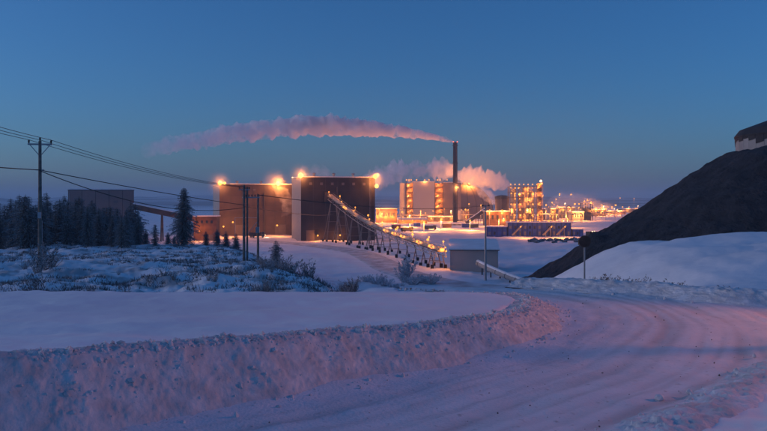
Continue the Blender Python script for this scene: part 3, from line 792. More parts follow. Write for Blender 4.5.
for k in range(16):
    dd = rng.uniform(345, 372); xx = px(531 + k * 3.3 + rng.uniform(-.8, .8), dd)
    bm = bmesh.new(); bmesh.ops.create_icosphere(bm, subdivisions=2, radius=1)
    for v in bm.verts: v.co *= 1 + .35 * rng.uniform(-1, 1)
    r = rng.uniform(.7, 1.35); bmesh.ops.scale(bm, vec=(r * 1.25, r, r * .85), verts=bm.verts)
    me = bpy.data.meshes.new('boulder'); bm.to_mesh(me); bm.free(); me.materials.append(ROCK)
    o = link('boulder', me, loc=(xx, dd, gz(xx, dd) + r * .4))
    tag(o, '' + ('large' if r > 1.1 else 'middling' if r > .9 else 'small') + ' dark frosted boulder in the row before the blue buildings', 'boulder', 'boulders before the blue buildings')

# ------------------------------------------------------------------ far plant
def block(name, label, x0, x1, ytop, dd, m, dep=20, snow=.5, win=0, rot=0, cat='building'):
    l = Vector((px(x0, dd), dd, ZP)); W = px(x1, dd) - l.x; H = pz(ytop, dd) - ZP
    t = thing(name, label, cat, l, rot)
    MB().box(0, W, 0, dep, -1, H).build('wall', m, t)
    if snow: MB().box(-.3, W + .3, -.3, dep + .3, H + .003, H + snow).build('roof_snow', ROOFS, t)
    for k in range(win): MB().box((k + .25) * W / win, (k + .65) * W / win, -.1, -.003, H * .45, H * .75).build('window', GLASS, t)
    return t, W, H
# chimney
far_plant = True
d = 610.0
cl = Vector((px(455.2, d), d, ZP)); hC = pz(143.5, d) - ZP
t = thing('chimney', 'tall slim dark chimney with a trail of smoke from its top', 'chimney', cl)
CHM = mat('dark_chimney_steel', (.028, .024, .024), .7, .2, .15)
MB().tube((0, 0, -1), (0, 0, hC), 2.0, 1.75, 24).build('shaft', CHM, t, False)
for f in (.25, .5, .75, .97): MB().lathe([(2.0, 0), (2.5, .05), (2.5, .6), (2.0, .65)], (0, 0, hC * f), 24).build('platform', DSTEEL, t)
MB().lathe([(1.75, 0), (1.85, .1), (1.85, 1.0), (1.5, 1.0)], (0, 0, hC + .003), 24).build('rim', DSTEEL, t)
mb = MB()
for s in (-.25, .25): mb.beam((s + .8, -2.05, 0), (s + .8, -1.9, hC), .08)
mb.build('ladder', STEEL, t)
lamp(t, (.8, -2.6, pz(187.5, d) - ZP), .8, 1800, SODIUM_HOT, off=(0, -1.5, -.3))
for s in (-1.6, 1.6): lamp(t, (s, -1.0, hC + 1.2), .35, 0, REDL, name='warning_lamp')

# pale process hall with lit stair towers
d = 700.0
l = Vector((px(400, d), d, ZP)); K = d / F
t = thing('process_hall', 'big pale process hall with two lit stair towers', 'building', l)
hW = pz(182, d) - ZP
MB().box(0, 5.5, 6, 30, -1, pz(183, d) - ZP).build('annex_wall', WHITE, t)
MB().box(12.2, 32.2, 0, 30, -1, hW).build('wall', WHITE, t)
MB().box(40.5, 57, 2, 34, -1, hW - .5).build('wall', GREY, t)
MB().box(12.0, 32.4, -.2, 30.2, hW + .003, hW + .5).build('roof_snow', ROOFS, t)
MB().box(40.3, 57.2, 1.8, 34.2, hW - .497, hW).build('roof_snow', ROOFS, t)
STM = mat('rust_orange_steel', (.28, .16, .09), .7, .25, .4)
for (a, b_) in ((5.8, 12.0), (32.6, 40.2)):
    st = MB().box(a, b_, 4, 16, -1, hW - 1).build('stair_core', STM, t)
    n_ = 7
    for k in range(n_):
        z = 2 + k * (hW - 2) / n_
        MB().box(a, b_, .6, 3.9, z, z + .3).build('landing', DSTEEL, st)
        MB().beam((a + .5, 2, z + .3), (b_ - .5, 2, z + (hW - 2) / n_), .35).build('flight', STEEL, st)
        lamp(st, ((a + b_) / 2 + (.9 if k % 2 else -.9), .4, z + 2.4), .48, 700, SODIUM, off=(0, .3, -1))
    for x in (a, b_): MB().beam((x, .7, -1), (x, .7, hW + .5), .35).build('post', DSTEEL, st)
mb = MB()
for z in (hW + 1.2, hW + .7): mb.beam((5, -.1, z), (57, -.1, z), .12)
for k in range(27): mb.beam((5 + k * 2, -.1, hW), (5 + k * 2, -.1, hW + 1.2), .12)
mb.build('roof_railing', DSTEEL, t)
for x in (6, 8.5, 10.5, 15.5, 23, 27, 35, 37.5, 44, 50): lamp(t, (x, -.4, hW + 1.9), .5 if x < 40 else .38, 600 if x in (8.5, 23, 37.5) else 0, SODIUM, off=(0, -1, -.6))

# domed storage hall
d = 770.0
t = thing('domed_store', 'large dull brown domed store behind the dark chimney', 'building', (px(468, d), d + 30, ZP))
RD = 31; HDm = pz(184, d + 20) - ZP
prof = [(RD * math.cos(a) if a < 1.57 else .2, HDm * (math.sin(a) ** .9)) for a in np.linspace(0, math.pi / 2, 14)]
MB().lathe([(RD, -1)] + prof, n=40).build('dome', mat('brown_dome', (.16, .12, .115), .75, .15, .06), t, True)
for k in range(20):
    a = 2 * math.pi * k / 20
    MB().path([((r + .15) * math.cos(a), (r + .15) * math.sin(a), z) for r, z in prof], .25, 5).build('rib', DGREY, t)
MB().lathe([(3, 0), (3, 2.2), (1, 3.2)], (0, 0, HDm - .5), 16).build('cap', DGREY, t)
lamp(t, (3.5, -10, HDm + .5), 1.1, 22000, SODIUM_HOT, off=(0, -3, 3))
# dark-capped tank
d = 640.0
t = thing('capped_tank', 'round brown tank with a dark cap beside the bright steel tower', 'tank', (px(503.5, d), d + 7, ZP))
hT = pz(196, d) - ZP
MB().lathe([(6, -1), (6, hT - 2.6)], n=32).build('shell', BROWN, t, False)
MB().lathe([(6.4, 0), (6.4, 2.2), (3, 3.2), (.5, 3.4)], (0, 0, hT - 2.6), 32).build('cap', SR, t)
mb = MB()
for s in (-.3, .3): mb.beam((s - 2, -5.95, 0), (s - 2, -5.95, hT), .1)
mb.build('ladder', STEEL, t)
# low buildings in front
t, W, H = block('workshop', 'long low brown workshop with a snow roof below the pale process hall', 428, 456, 217, 672, BROWN, 16, .9, 6)
for k in range(3): lamp(t, (3 + k * 9, -.9, H - 1), .42, 900, SODIUM, off=(0, -1, -.6))
t, W, H = block('open_shed', 'open-fronted shed glowing orange inside beneath the pale hall', 398, 427, 219, 625, RUST, 12, .8, 0)
MB().box(-.5, W + .5, -4, -.05, H - .6, H - .2).build('canopy', ROOFS, t)
for k in range(6): MB().beam((k * W / 5, -3.8, -1), (k * W / 5, -3.8, H - .6), .3).build('post', STEEL, t)
for k in range(3): lamp(t, (4 + k * 8, -2, H - 1.2), .45, 1500, SODIUM, off=(0, -.8, -.4))
block('flat_shed', 'flat grey shed under thick roof snow beyond the truck', 443, 462, 224, 565, CONC, 12, 1.0, 4)
t, W, H = block('pump_house', 'dark brown pump house in front of the capped tank', 485.5, 510, 211.5, 565, RUST, 14, .6, 5)
for x in (3, 13): lamp(t, (x, -.8, H + .4), .5, 1200, SODIUM, off=(0, -1.4, -.5))
lamp(t, (13.5, -.8, 5.5), .35, 600, WARMW)
g0, g1 = at(466, 223, 600), at(485, 210, 600)
t = thing('sloping_gallery', 'snow-topped sloping gallery climbing to the pump house', 'conveyor', (g0.x, 600, ZP))
o_ = Vector((g0.x, 600, ZP))
MB().beam(g0 - o_, g1 - o_, 3, 2.6).build('gallery', BROWN, t)
MB().beam(g0 - o_ + Vector((0, 0, 1.55)), g1 - o_ + Vector((0, 0, 1.55)), 3.2, .4).build('roof_snow', ROOFS, t)
for q in (.35, .65, .95):
    pq = (g0 - o_).lerp(g1 - o_, q); MB().beam((pq.x, 0, -1), pq, .4).build('leg', DSTEEL, t)
t, W, H = block('switch_house', 'small dark hall lit orange beside the black hall', 376, 397, 209, 640, RUST, 14, .8, 4)
for x in (2, 8, 14): lamp(t, (x, -1, H * .55), .6, 2600, SODIUM, off=(0, -1.2, -.4))

# bright steel process tower
d = 600.0
l = Vector((px(510.5, d), d, ZP)); WT, DT, HT = 21.2, 12.0, pz(186.5, d) - ZP
t = thing('process_tower', 'open steel process tower glowing with dozens of lamps', 'tower', l)
OST = mat('ochre_steel', (.36, .26, .16), .6, .2, .5)
for i in range(6):
    for j in range(3):
        MB().beam((i * WT / 5, j * DT / 2, -1), (i * WT / 5, j * DT / 2, HT), .45).build('column', OST, t)
NL = 7
for k in range(1, NL + 1):
    z = k * HT / NL
    MB().box(-.4, WT + .4, -.6, DT + .4, z - .2, z).build('platform', DSTEEL, t)
    mb = MB().beam((-.4, -.55, z + 1.1), (WT + .4, -.55, z + 1.1), .1).beam((-.4, -.55, z + .6), (WT + .4, -.55, z + .6), .1)
    for q in range(12): mb.beam((q * WT / 11, -.55, z), (q * WT / 11, -.55, z + 1.1), .1)
    mb.build('railing', OST, t)
for i in range(5):
    mb = MB()
    for k in range(NL):
        if (i + k) % 2: mb.beam((i * WT / 5, .3, k * HT / NL), ((i + 1) * WT / 5, .3, (k + 1) * HT / NL - .2), .2)
    mb.build('bracing', OST, t)
for (x, r, z1) in ((3.2, 2.2, .9), (12.8, 2.6, .95), (17.8, 2.0, .85)):
    MB().lathe([(r, 1), (r, HT * z1), (r * .4, HT * z1 + 1.4)], (x, 5.5, 0), 20).build('vessel', mat('vessel_steel', (.40, .33, .26), .5, .1, .3), t)
MB().box(7.3, 10.2, 3, 9, -1, HT * .8).build('core', RUST, t)
rng = random.Random(3)
lit = 0
for k in range(NL):
    for i in range(7):
        xx = i * WT / 6 + rng.uniform(-.5, .5)
        if i == 3 and k > 1: continue
        if rng.random() < .14: continue
        lit += 1
        lamp(t, (xx, rng.choice((-.9, -.9, 1.6)), (k + .72) * HT / NL), rng.choice((.33, .42, .55)), 1000 if (i + 2 * k) % 4 == 0 else 0, SODIUM, off=(0, 1.0, -.6))
for x in (0, 3.5, 7, 10.5, 14, 17.5, 21): lamp(t, (x, -.6, HT + 1.6), .42, 0, SODIUM)
# stair column at its right
hS = pz(183, d) - ZP
st = MB().box(WT + 1.2, WT + 4.8, 5, 8, -1, hS).build('stair_core', RUST, t)
for k in range(9):
    z = 1 + k * (hS - 1) / 9
    MB().box(WT + .9, WT + 5.1, 1.5, 5, z, z + .25).build('landing', OST, st)
    MB().beam((WT + 1.2, 3, z + .2), (WT + 4.8, 3, z + (hS - 1) / 9), .3).build('flight', OST, st)
    if k % 2 == 0: lamp(st, (WT + 3 + (.8 if k % 4 else -.8), 1.2, z + 2), .4, 500, SODIUM)
for x in (WT + 1, WT + 5): MB().beam((x, 1.6, -1), (x, 1.6, hS + .6), .3).build('post', OST, st)
lamp(t, (WT + 3.6, 2.5, hS + 1.6), .85, 1500, WARMW)

# far sheds, tanks and frames right of the tower
for (a, b_, y, dd, m, lab) in ((545, 556, 209, 700, BROWN, 'small brown hall just past the stairs of the bright tower'),
                               (556, 575, 207.5, 820, DGREY, 'wide dark grey hall behind the arched pipe'),
                               (593, 606, 209.5, 900, BROWN, 'low brown hall past the dark steel frame'),
                               (604, 626, 211, 1010, RUST, 'long low rusty hall lit yellow at its foot'),
                               (622, 645, 209, 1150, DGREY, 'farthest low dark hall cut off by the ore heap'),
                               (572, 584, 212, 690, CONC, 'squat concrete building left of the dark steel frame')):
    t, W, H = block('far_hall', lab, a, b_, y, dd, m, 18, .7, 5)
    for q in range(2): lamp(t, (W * (.25 + .5 * q), -1.0, H * .8), .5, 1600, SODIUM, off=(0, -1.4, -.4))
d = 720.0
t = thing('steel_frame', 'dark open steel frame with lamps on its top deck', 'frame', (px(582, d), d, ZP))
Wf = px(592.5, d) - px(582, d); Hf = pz(203, d) - ZP
for i in range(3):
    for j in range(2): MB().beam((i * Wf / 2, j * 7, -1), (i * Wf / 2, j * 7, Hf), .55).build('column', DSTEEL, t)
for k in range(1, 5): MB().box(-.5, Wf + .5, -.5, 7.5, k * Hf / 4 - .4, k * Hf / 4).build('deck', DSTEEL, t)
MB().box(1.0, Wf - 1, 1, 6, 0, Hf * .7).build('hopper', DGREY, t)
for x, z in ((2, Hf + 1.5), (5, Hf + 2.6), (8.5, Hf + .8), (9.5, Hf * .6)): lamp(t, (x, -.7, z), .6, 1200, SODIUM, off=(0, -.6, -.6))
for (xc, r, ytop, dd, lab) in ((577.5, 5.5, 206, 860, 'pale round tank beneath the tall far lamp masts'), (551, 5, 206.5, 780, 'pale round tank behind the small brown hall'), (599, 6, 207, 980, 'wide pale tank behind the low brown hall')):
    t = thing('tank', lab, 'tank', (px(xc, dd), dd, ZP)); H = pz(ytop, dd) - ZP
    MB().lathe([(r, -1), (r, H - 1)], n=28).build('shell', PALE, t)
    MB().lathe([(r + .15, 0), (r + .15, .3), (.5, 1.4)], (0, 0, H - 1), 28).build('roof', ROOFS, t)
    MB().beam((-.3, -r - .05, 0), (-.3, -r - .05, H), .15).build('ladder', STEEL, t)
d = 540.0
t = thing('arched_pipe', 'pale arched pipe bending over beside the blue buildings', 'pipe', (px(566, d), d, ZP))
hP = pz(206, d) - ZP
MB().path([(0, 0, -1), (0, 0, hP - 2.4)] + [(2.0 - 2.0 * math.cos(a), 0, hP - 2.4 + 2.4 * math.sin(a)) for a in np.linspace(.2, math.pi, 10)] + [(4, 0, hP - 4)], .45, 10).build('pipe', mat('pale_pipe', (.3, .31, .31)), t, True)
MB().box(-.9, .9, -.9, .9, -1, 1.2).build('base', CONC, t)
lamp(t, (.2, -1.0, hP * .45), .35, 700, SODIUM, off=(-.5, -.6, .5))

# pipe racks, silos and containers among the halls
def rack(x0, x1, y, dd, label):
    l = Vector((px(x0, dd), dd, ZP)); W = px(x1, dd) - l.x; H = pz(y, dd) - ZP
    t = thing('pipe_rack', label, 'pipe rack', l)
    n_ = max(3, int(W / 7))
    for k in range(n_ + 1):
        MB().beam((k * W / n_, 0, -1), (k * W / n_, 0, H), .35).beam((k * W / n_, 3, -1), (k * W / n_, 3, H), .35).beam((k * W / n_, -.3, H - .2), (k * W / n_, 3.3, H - .2), .3).build('post', OST, t)
    for q, (yy, rr) in enumerate(((.4, .35), (1.3, .25), (2.2, .45))): MB().tube((-1, yy, H + rr), (W + 1, yy, H + rr), rr, n=8).build('pipe', (PALE, STEEL, STM)[q], t)
    for k in range(1, n_, 2): lamp(t, (k * W / n_, -.8, H - 1.2), .32, 500 if k % 4 == 1 else 0, SODIUM, off=(0, -.8, -.2))
rack(378, 428, 215.5, 655, 'long pipe rack running past the open orange shed')
rack(456, 486, 215, 640, 'pipe rack between the chimney and the sloping gallery')
rack(543, 582, 214.5, 640, 'pipe rack running past the small brown hall')
rack(584, 622, 213, 840, 'farthest pipe rack below the low brown hall')
for (x, y, dd, rr, lab) in ((461, 209, 660, 2.6, 'slim pale silo just right of the chimney'), (466.5, 210, 655, 2.2, 'slim rusty silo by the domed store'), (548, 206, 690, 2.4, 'slim pale silo next to the bright tower stairs'), (381, 207, 690, 2.6, 'slim silo beside the small orange-lit hall'), (557, 208, 720, 2, 'slim silo between the small brown hall and the wide grey hall'), (580, 208.5, 700, 2.2, 'slim silo against the dark steel frame')):
    H = pz(y, dd) - ZP; t = thing('slim_silo', lab, 'silo', (px(x, dd), dd, ZP))
    MB().lathe([(rr, 2.5), (rr, H - 1.5), (.4, H)], n=18).build('shell', STM if 'rusty' in lab else PALE, t)
    MB().lathe([(.5, .5), (rr, 2.5)], n=18).build('hopper', STEEL, t)
    for q in range(4): MB().beam((rr * .9 * math.cos(q * 1.571 + .78), rr * .9 * math.sin(q * 1.571 + .78), -1), (rr * .9 * math.cos(q * 1.571 + .78), rr * .9 * math.sin(q * 1.571 + .78), 3), .3).build('leg', STEEL, t)
    lamp(t, (0, -rr - .4, H - .8), .3, 0, SODIUM)
for k, (x, dd, m_, lab) in enumerate(((447, 520, RUST, 'rusty container on the yard beyond the truck'), (466, 540, BLUE, 'blue container on the yard by the chimney foot'), (474, 535, DGREY, 'dark grey container near the sloping gallery'), (396, 500, RUST, 'rusty container behind the lit conveyor'), (417, 560, BLUE, 'blue container before the open orange shed'))):
    t = thing('container', lab, 'container', (px(x, dd), dd, gz(px(x, dd), dd)), R(-10 + 17 * k))
    MB().box(-3, 3, -1.2, 1.2, 0, 2.6).build('body', m_, t)
    for q in range(9): MB().box(-2.9 + q * .7, -2.6 + q * .7, -1.26, -1.203, .15, 2.45).build('rib', m_, t)
    MB().box(-2.9, 2.9, -1.1, 1.1, 2.603, 2.9).build('snow_cap', ROOFS, t)
    for s in (-.6, .6): MB().box(3.003, 3.06, s - .55, s + .55, .1, 2.5).build('door', m_, t)

# lamp posts of the far plant
LP = [(382, 212, 590), (402, 212, 600), (420.6, 211, 640), (433, 211, 640), (451, 211, 640), (469, 204, 690), (481, 205, 690), (489.6, 210.5, 550), (502, 210.5, 550),
      (393, 223.5, 520), (410, 223.5, 540), (571, 194.6, 900), (559.6, 194, 880), (565, 203.5, 760), (574.7, 204, 760), (579, 204, 800), (552, 202.6, 740), (563, 210, 700), (569.6, 211, 720), (573, 212, 740),
      (596, 208, 850), (601, 208, 870), (603.5, 206.5, 900), (608, 207, 930), (612, 207, 930), (622.5, 207, 1000), (629, 207, 1040), (618, 211.5, 960), (609, 213, 930), (620, 198, 1250), (634, 198.4, 1300),
      (563, 221.5, 470), (567.6, 219.5, 520), (597, 210.5, 820), (556.5, 215, 620), (550, 216, 620), (546, 211, 640), (586, 210, 760), (590.6, 209, 780), (615, 205, 1150), (638, 206, 1200), (546, 205, 820), (556, 199, 950), (584, 207, 900)]
rl = random.Random(808)
LP += [(441, 219.5, 505), (470, 220.5, 478), (499, 219.5, 455), (424, 222, 455)]  # extra posts added to throw warm light on the yard snow
LP += [(rl.uniform(545, 640), rl.uniform(203.5, 213), rl.uniform(720, 1150)) for _ in range(34)] + [(rl.uniform(378, 505), rl.uniform(207, 217), rl.uniform(600, 760)) for _ in range(16)]
for k, (x, y, dd) in enumerate(LP):
    X_, Zt = px(x, dd), pz(y, dd); g = gz(X_, dd)
    hgt = Zt - g
    if hgt > 18: lab, gr = 'tall lit lamp mast rising above the far plant roofs', 'tall masts of the far plant'
    elif x < 520: lab, gr = 'lit lamp post among the low sheds by the chimney', 'lamp posts by the chimney'
    else: lab, gr = 'lit lamp post among the far halls and tanks past the bright tower', 'lamp posts past the tower'
    t = thing('lamp_post', lab, 'lamp post', (X_, dd, g), 0, gr)
    MB().tube((0, .6, -.5), (0, .6, hgt), .16, .1, 6).build('pole', STEEL, t)
    MB().beam((0, .7, hgt + .1), (0, -.4, hgt + .15), .12).build('arm', STEEL, t)
    r = (.5 if dd < 700 else .65) * (.8 + .5 * ((k * 37) % 10) / 10)
    lamp(t, (0, -.5, hgt), r, (5000 if dd < 510 else 3000 if dd < 660 else 1800) if k % 2 == 0 or dd < 560 else 0, WARMW if k % 9 == 4 else SODIUM, off=(0, -.5, -.8), name='bulb')

far_plant = False
# ------------------------------------------------------------------ vehicles on the plant yard
def truck(loc, rotz, label, cabcol, bedcol, L_=8.2, tip=True):
    t = thing('truck', label, 'truck', loc, rotz)
    MB().box(-L_ / 2, L_ / 2, -.6, .6, .75, 1.05).build('chassis', DSTEEL, t)
    c_ = MB(); c_.v = [(2.2, -1.2, 1.06), (4.1, -1.2, 1.06), (4.1, 1.2, 1.06), (2.2, 1.2, 1.06), (2.2, -1.2, 3.0), (3.8, -1.2, 3.0), (3.8, 1.2, 3.0), (2.2, 1.2, 3.0)]
    c_.f = [(0, 3, 2, 1), (4, 5, 6, 7), (0, 1, 5, 4), (1, 2, 6, 5), (2, 3, 7, 6), (3, 0, 4, 7)]
    cab = c_.build('cab', cabcol, t)
    MB().box(2.6, 3.6, -1.24, -1.203, 2.0, 2.75).build('side_window', GLASS, cab)
    bed = MB(); x0, x1 = -L_ / 2 - .1, 2.0
    bed.box(x0, x1, -1.25, 1.25, 1.06, 1.25).box(x0, x1, -1.25, -1.1, 1.25, 2.6).box(x0, x1, 1.1, 1.25, 1.25, 2.6).box(x1 - .15, x1, -1.1, 1.1, 1.25, 2.9).box(x0, x0 + .12, -1.1, 1.1, 1.25, 2.4)
    bed.build('bed', bedcol, t)
    for x in (-3.0, -1.8, 3.0):
        for y in (-1.1, 1.1):
            wv = MB().tube((x, y - .18, .5), (x, y + .18, .5), .5, n=16).build('wheel', BLACKRUB, t)
            MB().tube((x, y - .2, .5), (x, y + .2, .5), .22, n=10).build('rim', STEEL, wv)
    for y in (-.85, .85): lamp(t, (4.18, y, 1.3), .2, 0, WARMW, name='headlight')
    lamp_light((5.2, 0, 1.4), 500, t, (1, .7, .4), .2)
    return t
DB = mat('dark_blue_paint', (.02, .035, .08), .5, .15, .6); GRP = mat('grey_green_paint', (.08, .085, .08), .6, .15, .6)
xv = px(430.5, 490); truck((xv, 490, gz(xv, 490)), R(-14), 'dark blue tipper truck with lit headlights on the plant yard', DB, DB)
xv = px(407, 460); truck((xv, 460, gz(xv, 460)), R(25), 'grey tipper truck parked behind the lit conveyor', GRP, DSTEEL, 7.4)
xv = px(257, 388); truck((xv, 388, gz(xv, 388)), R(8), 'dark truck parked before the brown hall by the loading frame', GRP, DSTEEL, 7.8)

# ------------------------------------------------------------------ spruces
NEEDLE = mat('frosted_needles', (.035, .045, .04), .9, .3, 1.5, frost=.42)
BARK = mat('bark', (.07, .055, .045), .9, .3, 4, frost=.15)
def spruce_mesh(h, rb, seed, dens=1.0, ragged=.25):
    rg = random.Random(seed); mb = MB(); lv = int(36 * dens * (h / 8) ** .5)
    for k in range(lv):
        f = .05 + .94 * (k / lv) ** .92; z = h * f
        rr = rb * (1 - f) ** .6 * min(1, .55 + 2.2 * f) * (1 + ragged * rg.uniform(-1, 1)) + .06
        nb = max(5, int((10 if f < .7 else 7) * dens))
        a0 = rg.uniform(0, 6.28)
        for q in range(nb):
            if rg.random() < .10: continue
            a = a0 + q * 6.283 / nb + rg.uniform(-.3, .3); L_ = rr * rg.uniform(.6, 1.2)
            droop = L_ * rg.uniform(.18, .5) * (1 - f * .9); ca, sa = math.cos(a), math.sin(a)
            m_ = 3 + int(L_ * 3.2)
            for j in range(m_):
                g = (j + .6) / m_; bx, by = ca * L_ * g, sa * L_ * g; bz = z - droop * g * g + L_ * .12 * g * (1 - g)
                wd = (.16 + .36 * (1 - g)) * min(1, L_) * rg.uniform(.7, 1.3); ln = L_ / m_ * 1.25
                for s in (-1, 1):
                    ex = bx + ca * ln - sa * wd * s; ey = by + sa * ln + ca * wd * s; ez = bz - rg.uniform(.02, .16) * (1 + wd)
                    mb.quad([(bx, by, bz), (bx + ca * ln * .55, by + sa * ln * .55, bz + rg.uniform(-.03, .05)), (ex, ey, ez)])
                mb.quad([(bx - sa * .06, by + ca * .06, bz), (bx + sa * .06, by - ca * .06, bz), (bx + ca * ln * .4, by + sa * ln * .4, bz - rg.uniform(.15, .5) * min(1, L_))])
    for k in range(5):
        a = rg.uniform(0, 6.28); mb.quad([(0, 0, h * .93), (.05 * math.cos(a), .05 * math.sin(a), h * .95), (0, 0, h * 1.02)])
    return mb.mesh('crown', NEEDLE)
def trunk_mesh(h):
    return MB().tube((0, 0, -.4), (0, 0, h * .96), .028 * h * .6 + .03, .02, 8).mesh('trunk', BARK)
kinds = []
for i, (h, rb, de, rg_) in enumerate(((8.0, 1.9, 1.0, .4), (7.0, 2.1, .9, .5), (9.0, 2.0, 1.05, .38), (6.0, 2.0, .85, .5), (4.0, 1.3, .9, .4))):
    kinds.append((h, spruce_mesh(h, rb, 40 + i, de, rg_), trunk_mesh(h)))
def spruce(x, y, k, sc_, rz, label, group=None):
    h, cm, tm = kinds[k]
    t = thing('spruce_tree', label, 'tree', (x, y, gz(x, y)), rz, group)
    for nm, me in (('crown', cm), ('trunk', tm)):
        o = link(nm, me, t); o.scale = (sc_, sc_, sc_)
    return t
rng = random.Random(77)
LABROW = 'dark frosted spruce in the dense row before the grey-brown hall'
row = []
for k in range(60):
    x = -6 + k * 2.42 + rng.uniform(-2, 2); dd = rng.uniform(112, 150)
    yt = rng.choice((rng.uniform(194, 203), rng.uniform(199, 212), rng.uniform(206, 220))) if x < 100 else rng.uniform(203, 218)
    if 60 < x < 100: yt += 2
    if dd > 135: yt -= 3
    X_ = px(x, dd); g = gz(X_, dd); H_ = pz(yt, dd) - g
    kk = rng.choice((0, 1, 2, 3)); spruce(X_, dd, kk, H_ / kinds[kk][0], rng.uniform(0, 6.28), ('tall ' if yt < 200 else 'middling ' if yt < 208 else 'low ') + 'dark frosted spruce ' + ('in front of' if dd < 130 else 'deep within') + ' the row, ' + ('past the single wooden pole' if x < 60 else 'before the grey-brown hall' if x < 105 else 'before the sloping gallery'), 'row of spruces')
hT = 9.6
cmT = spruce_mesh(10, 2.3, 99, 1.35, .4); tmT = trunk_mesh(10); kinds.append((10, cmT, tmT))
def sp(x, yt, dd, kk, label, group=None):
    X_ = px(x, dd); H_ = pz(yt, dd) - gz(X_, dd); spruce(X_, dd, kk, H_ / kinds[kk][0], rng.uniform(0, 6.28), label, group)
sp(184, 187, 122, 5, 'tallest dense frosted spruce standing alone before the sloping gallery')
sp(155, 224, 122, 1, 'short bushy spruce left of the tallest spruce, next to the row')
sp(138, 216, 125, 3, 'ragged spruce at the end of the row beside the gallery')
for (x, y) in ((168, 232), (206, 231), (217, 229), (226, 231), (236, 233), (146, 230), (174, 236)):
    sp(x, y, rng.uniform(120, 128), 4, 'knee-high young spruce in the scrub before the brown hall', 'young spruces in the scrub')
sp(276, 240, 200, 4, 'tiny spruce beside the black hall yard')

# ------------------------------------------------------------------ shrubs, weeds and scrub
TWIG = mat('frosted_twigs', (.10, .085, .08), .9, .3, 2.0, frost=.75)
DRY = mat('dry_brown_weed', (.24, .15, .11), .9, .3, 5, frost=.12)
def shrub_mesh(h, w_, n, seed, m, th=.012, sub=4):
    rg = random.Random(seed); mb = MB()
    for k in range(n):
        a = rg.uniform(0, 6.28); r0 = w_ * .25 * rg.random(); lean = rg.uniform(.1, 1) * w_ * .8
        p = Vector((r0 * math.cos(a), r0 * math.sin(a), -.1)); L_ = h * rg.uniform(.5, 1.05); q = p
        segs = 4
        for s in range(segs):
            f = (s + 1) / segs
            nx = Vector((p.x + lean * f * math.cos(a) + rg.uniform(-.06, .06) * h, p.y + lean * f * math.sin(a) + rg.uniform(-.06, .06) * h, L_ * f * (1 - .15 * f * lean / h)))
            mb.beam(q, nx, th * (1.6 - f), th * (1.6 - f))
            for b_ in range(sub):
                bd = Vector((rg.uniform(-1, 1), rg.uniform(-1, 1), rg.uniform(.1, 1))).normalized() * h * rg.uniform(.08, .25)
                st = q.lerp(nx, rg.random()); mb.quad([st, st + bd * .5 + Vector((th, 0, th)) * 1.6, st + bd, st + bd * .5 - Vector((th, 0, 0)) * 1.6])
            q = nx
    return mb.mesh('twigs', m)
shm = [shrub_mesh(1.6, 1.3, 16, 200 + i, TWIG, .02, 6) for i in range(4)]
def shrub(x, y, dd, i, sc_, label, group):
    X_ = px(x, dd); z = gz(X_, dd)
    o = link('shrub', shm[i], loc=(X_, dd, z)); o.scale = (sc_, sc_, sc_ * rng.uniform(.8, 1.15)); o.rotation_euler[2] = rng.uniform(0, 6.28)
    tag(o, label, 'shrub', group)
for k in range(20):
    shrub(262 + k * 2.8 + rng.uniform(-3, 3), 0, rng.uniform(50, 80), k % 4, rng.uniform(.4, .85), 'bare frosted shrub in the thicket at the edge of the scrub', 'shrub thicket')
for (x, dd, s_, lab) in ((46, 52, 1.1, 'bare shrub at the foot of the single wooden pole'), (52, 54, .8, 'bare shrub at the foot of the single wooden pole'), (38, 50, .7, 'bare shrub at the foot of the single wooden pole')):
    shrub(x, 0, dd, int(s_ * 10) % 4, s_, lab, 'shrubs by the wooden pole')
for k in range(60):
    shrub(rng.uniform(-10, 300), 0, 34 + 88 * rng.random() ** 1.1, k % 4, rng.uniform(.15, .42), 'low bare shrub poking through the snow of the scrub field', 'low shrubs in the scrub')
for k in range(10):
    shrub(342 + k * 1.3, 0, rng.uniform(29.5, 31), k % 4, rng.uniform(.2, .34), 'small dry twig tuft at the back edge of the smooth snow field', 'twig tufts on the snow field edge')
# frosted small tree by the conveyor
frm = shrub_mesh(6.2, 3.2, 20, 300, mat('heavy_frost_twigs', (.42, .43, .46), .9, .3, 1, frost=.9), .07, 9)
X_ = px(404, 178); o = link('frosted_tree', frm, loc=(X_, 178, gz(X_, 178)))
tag(o, 'small leafless tree thick with frost before the lit conveyor', 'tree')
shm2 = shrub_mesh(2.4, 3.2, 26, 301, mat('heavy_frost_twigs', (.12, .11, .11)), .05, 8)
for (x, dd) in ((384, 172), (376, 176), (392, 168), (413, 172), (421, 176), (430, 174), (400, 168), (366, 180)):
    X_ = px(x, dd); o = link('shrub', shm2, loc=(X_, dd, gz(X_, dd) - .2)); s_ = rng.uniform(.6, 1.1); o.scale = (s_, s_, s_); o.rotation_euler[2] = rng.uniform(0, 6)
    tag(o, 'white frosted bush at the foot of the small frosted tree', 'shrub', 'frosted bushes by the conveyor')
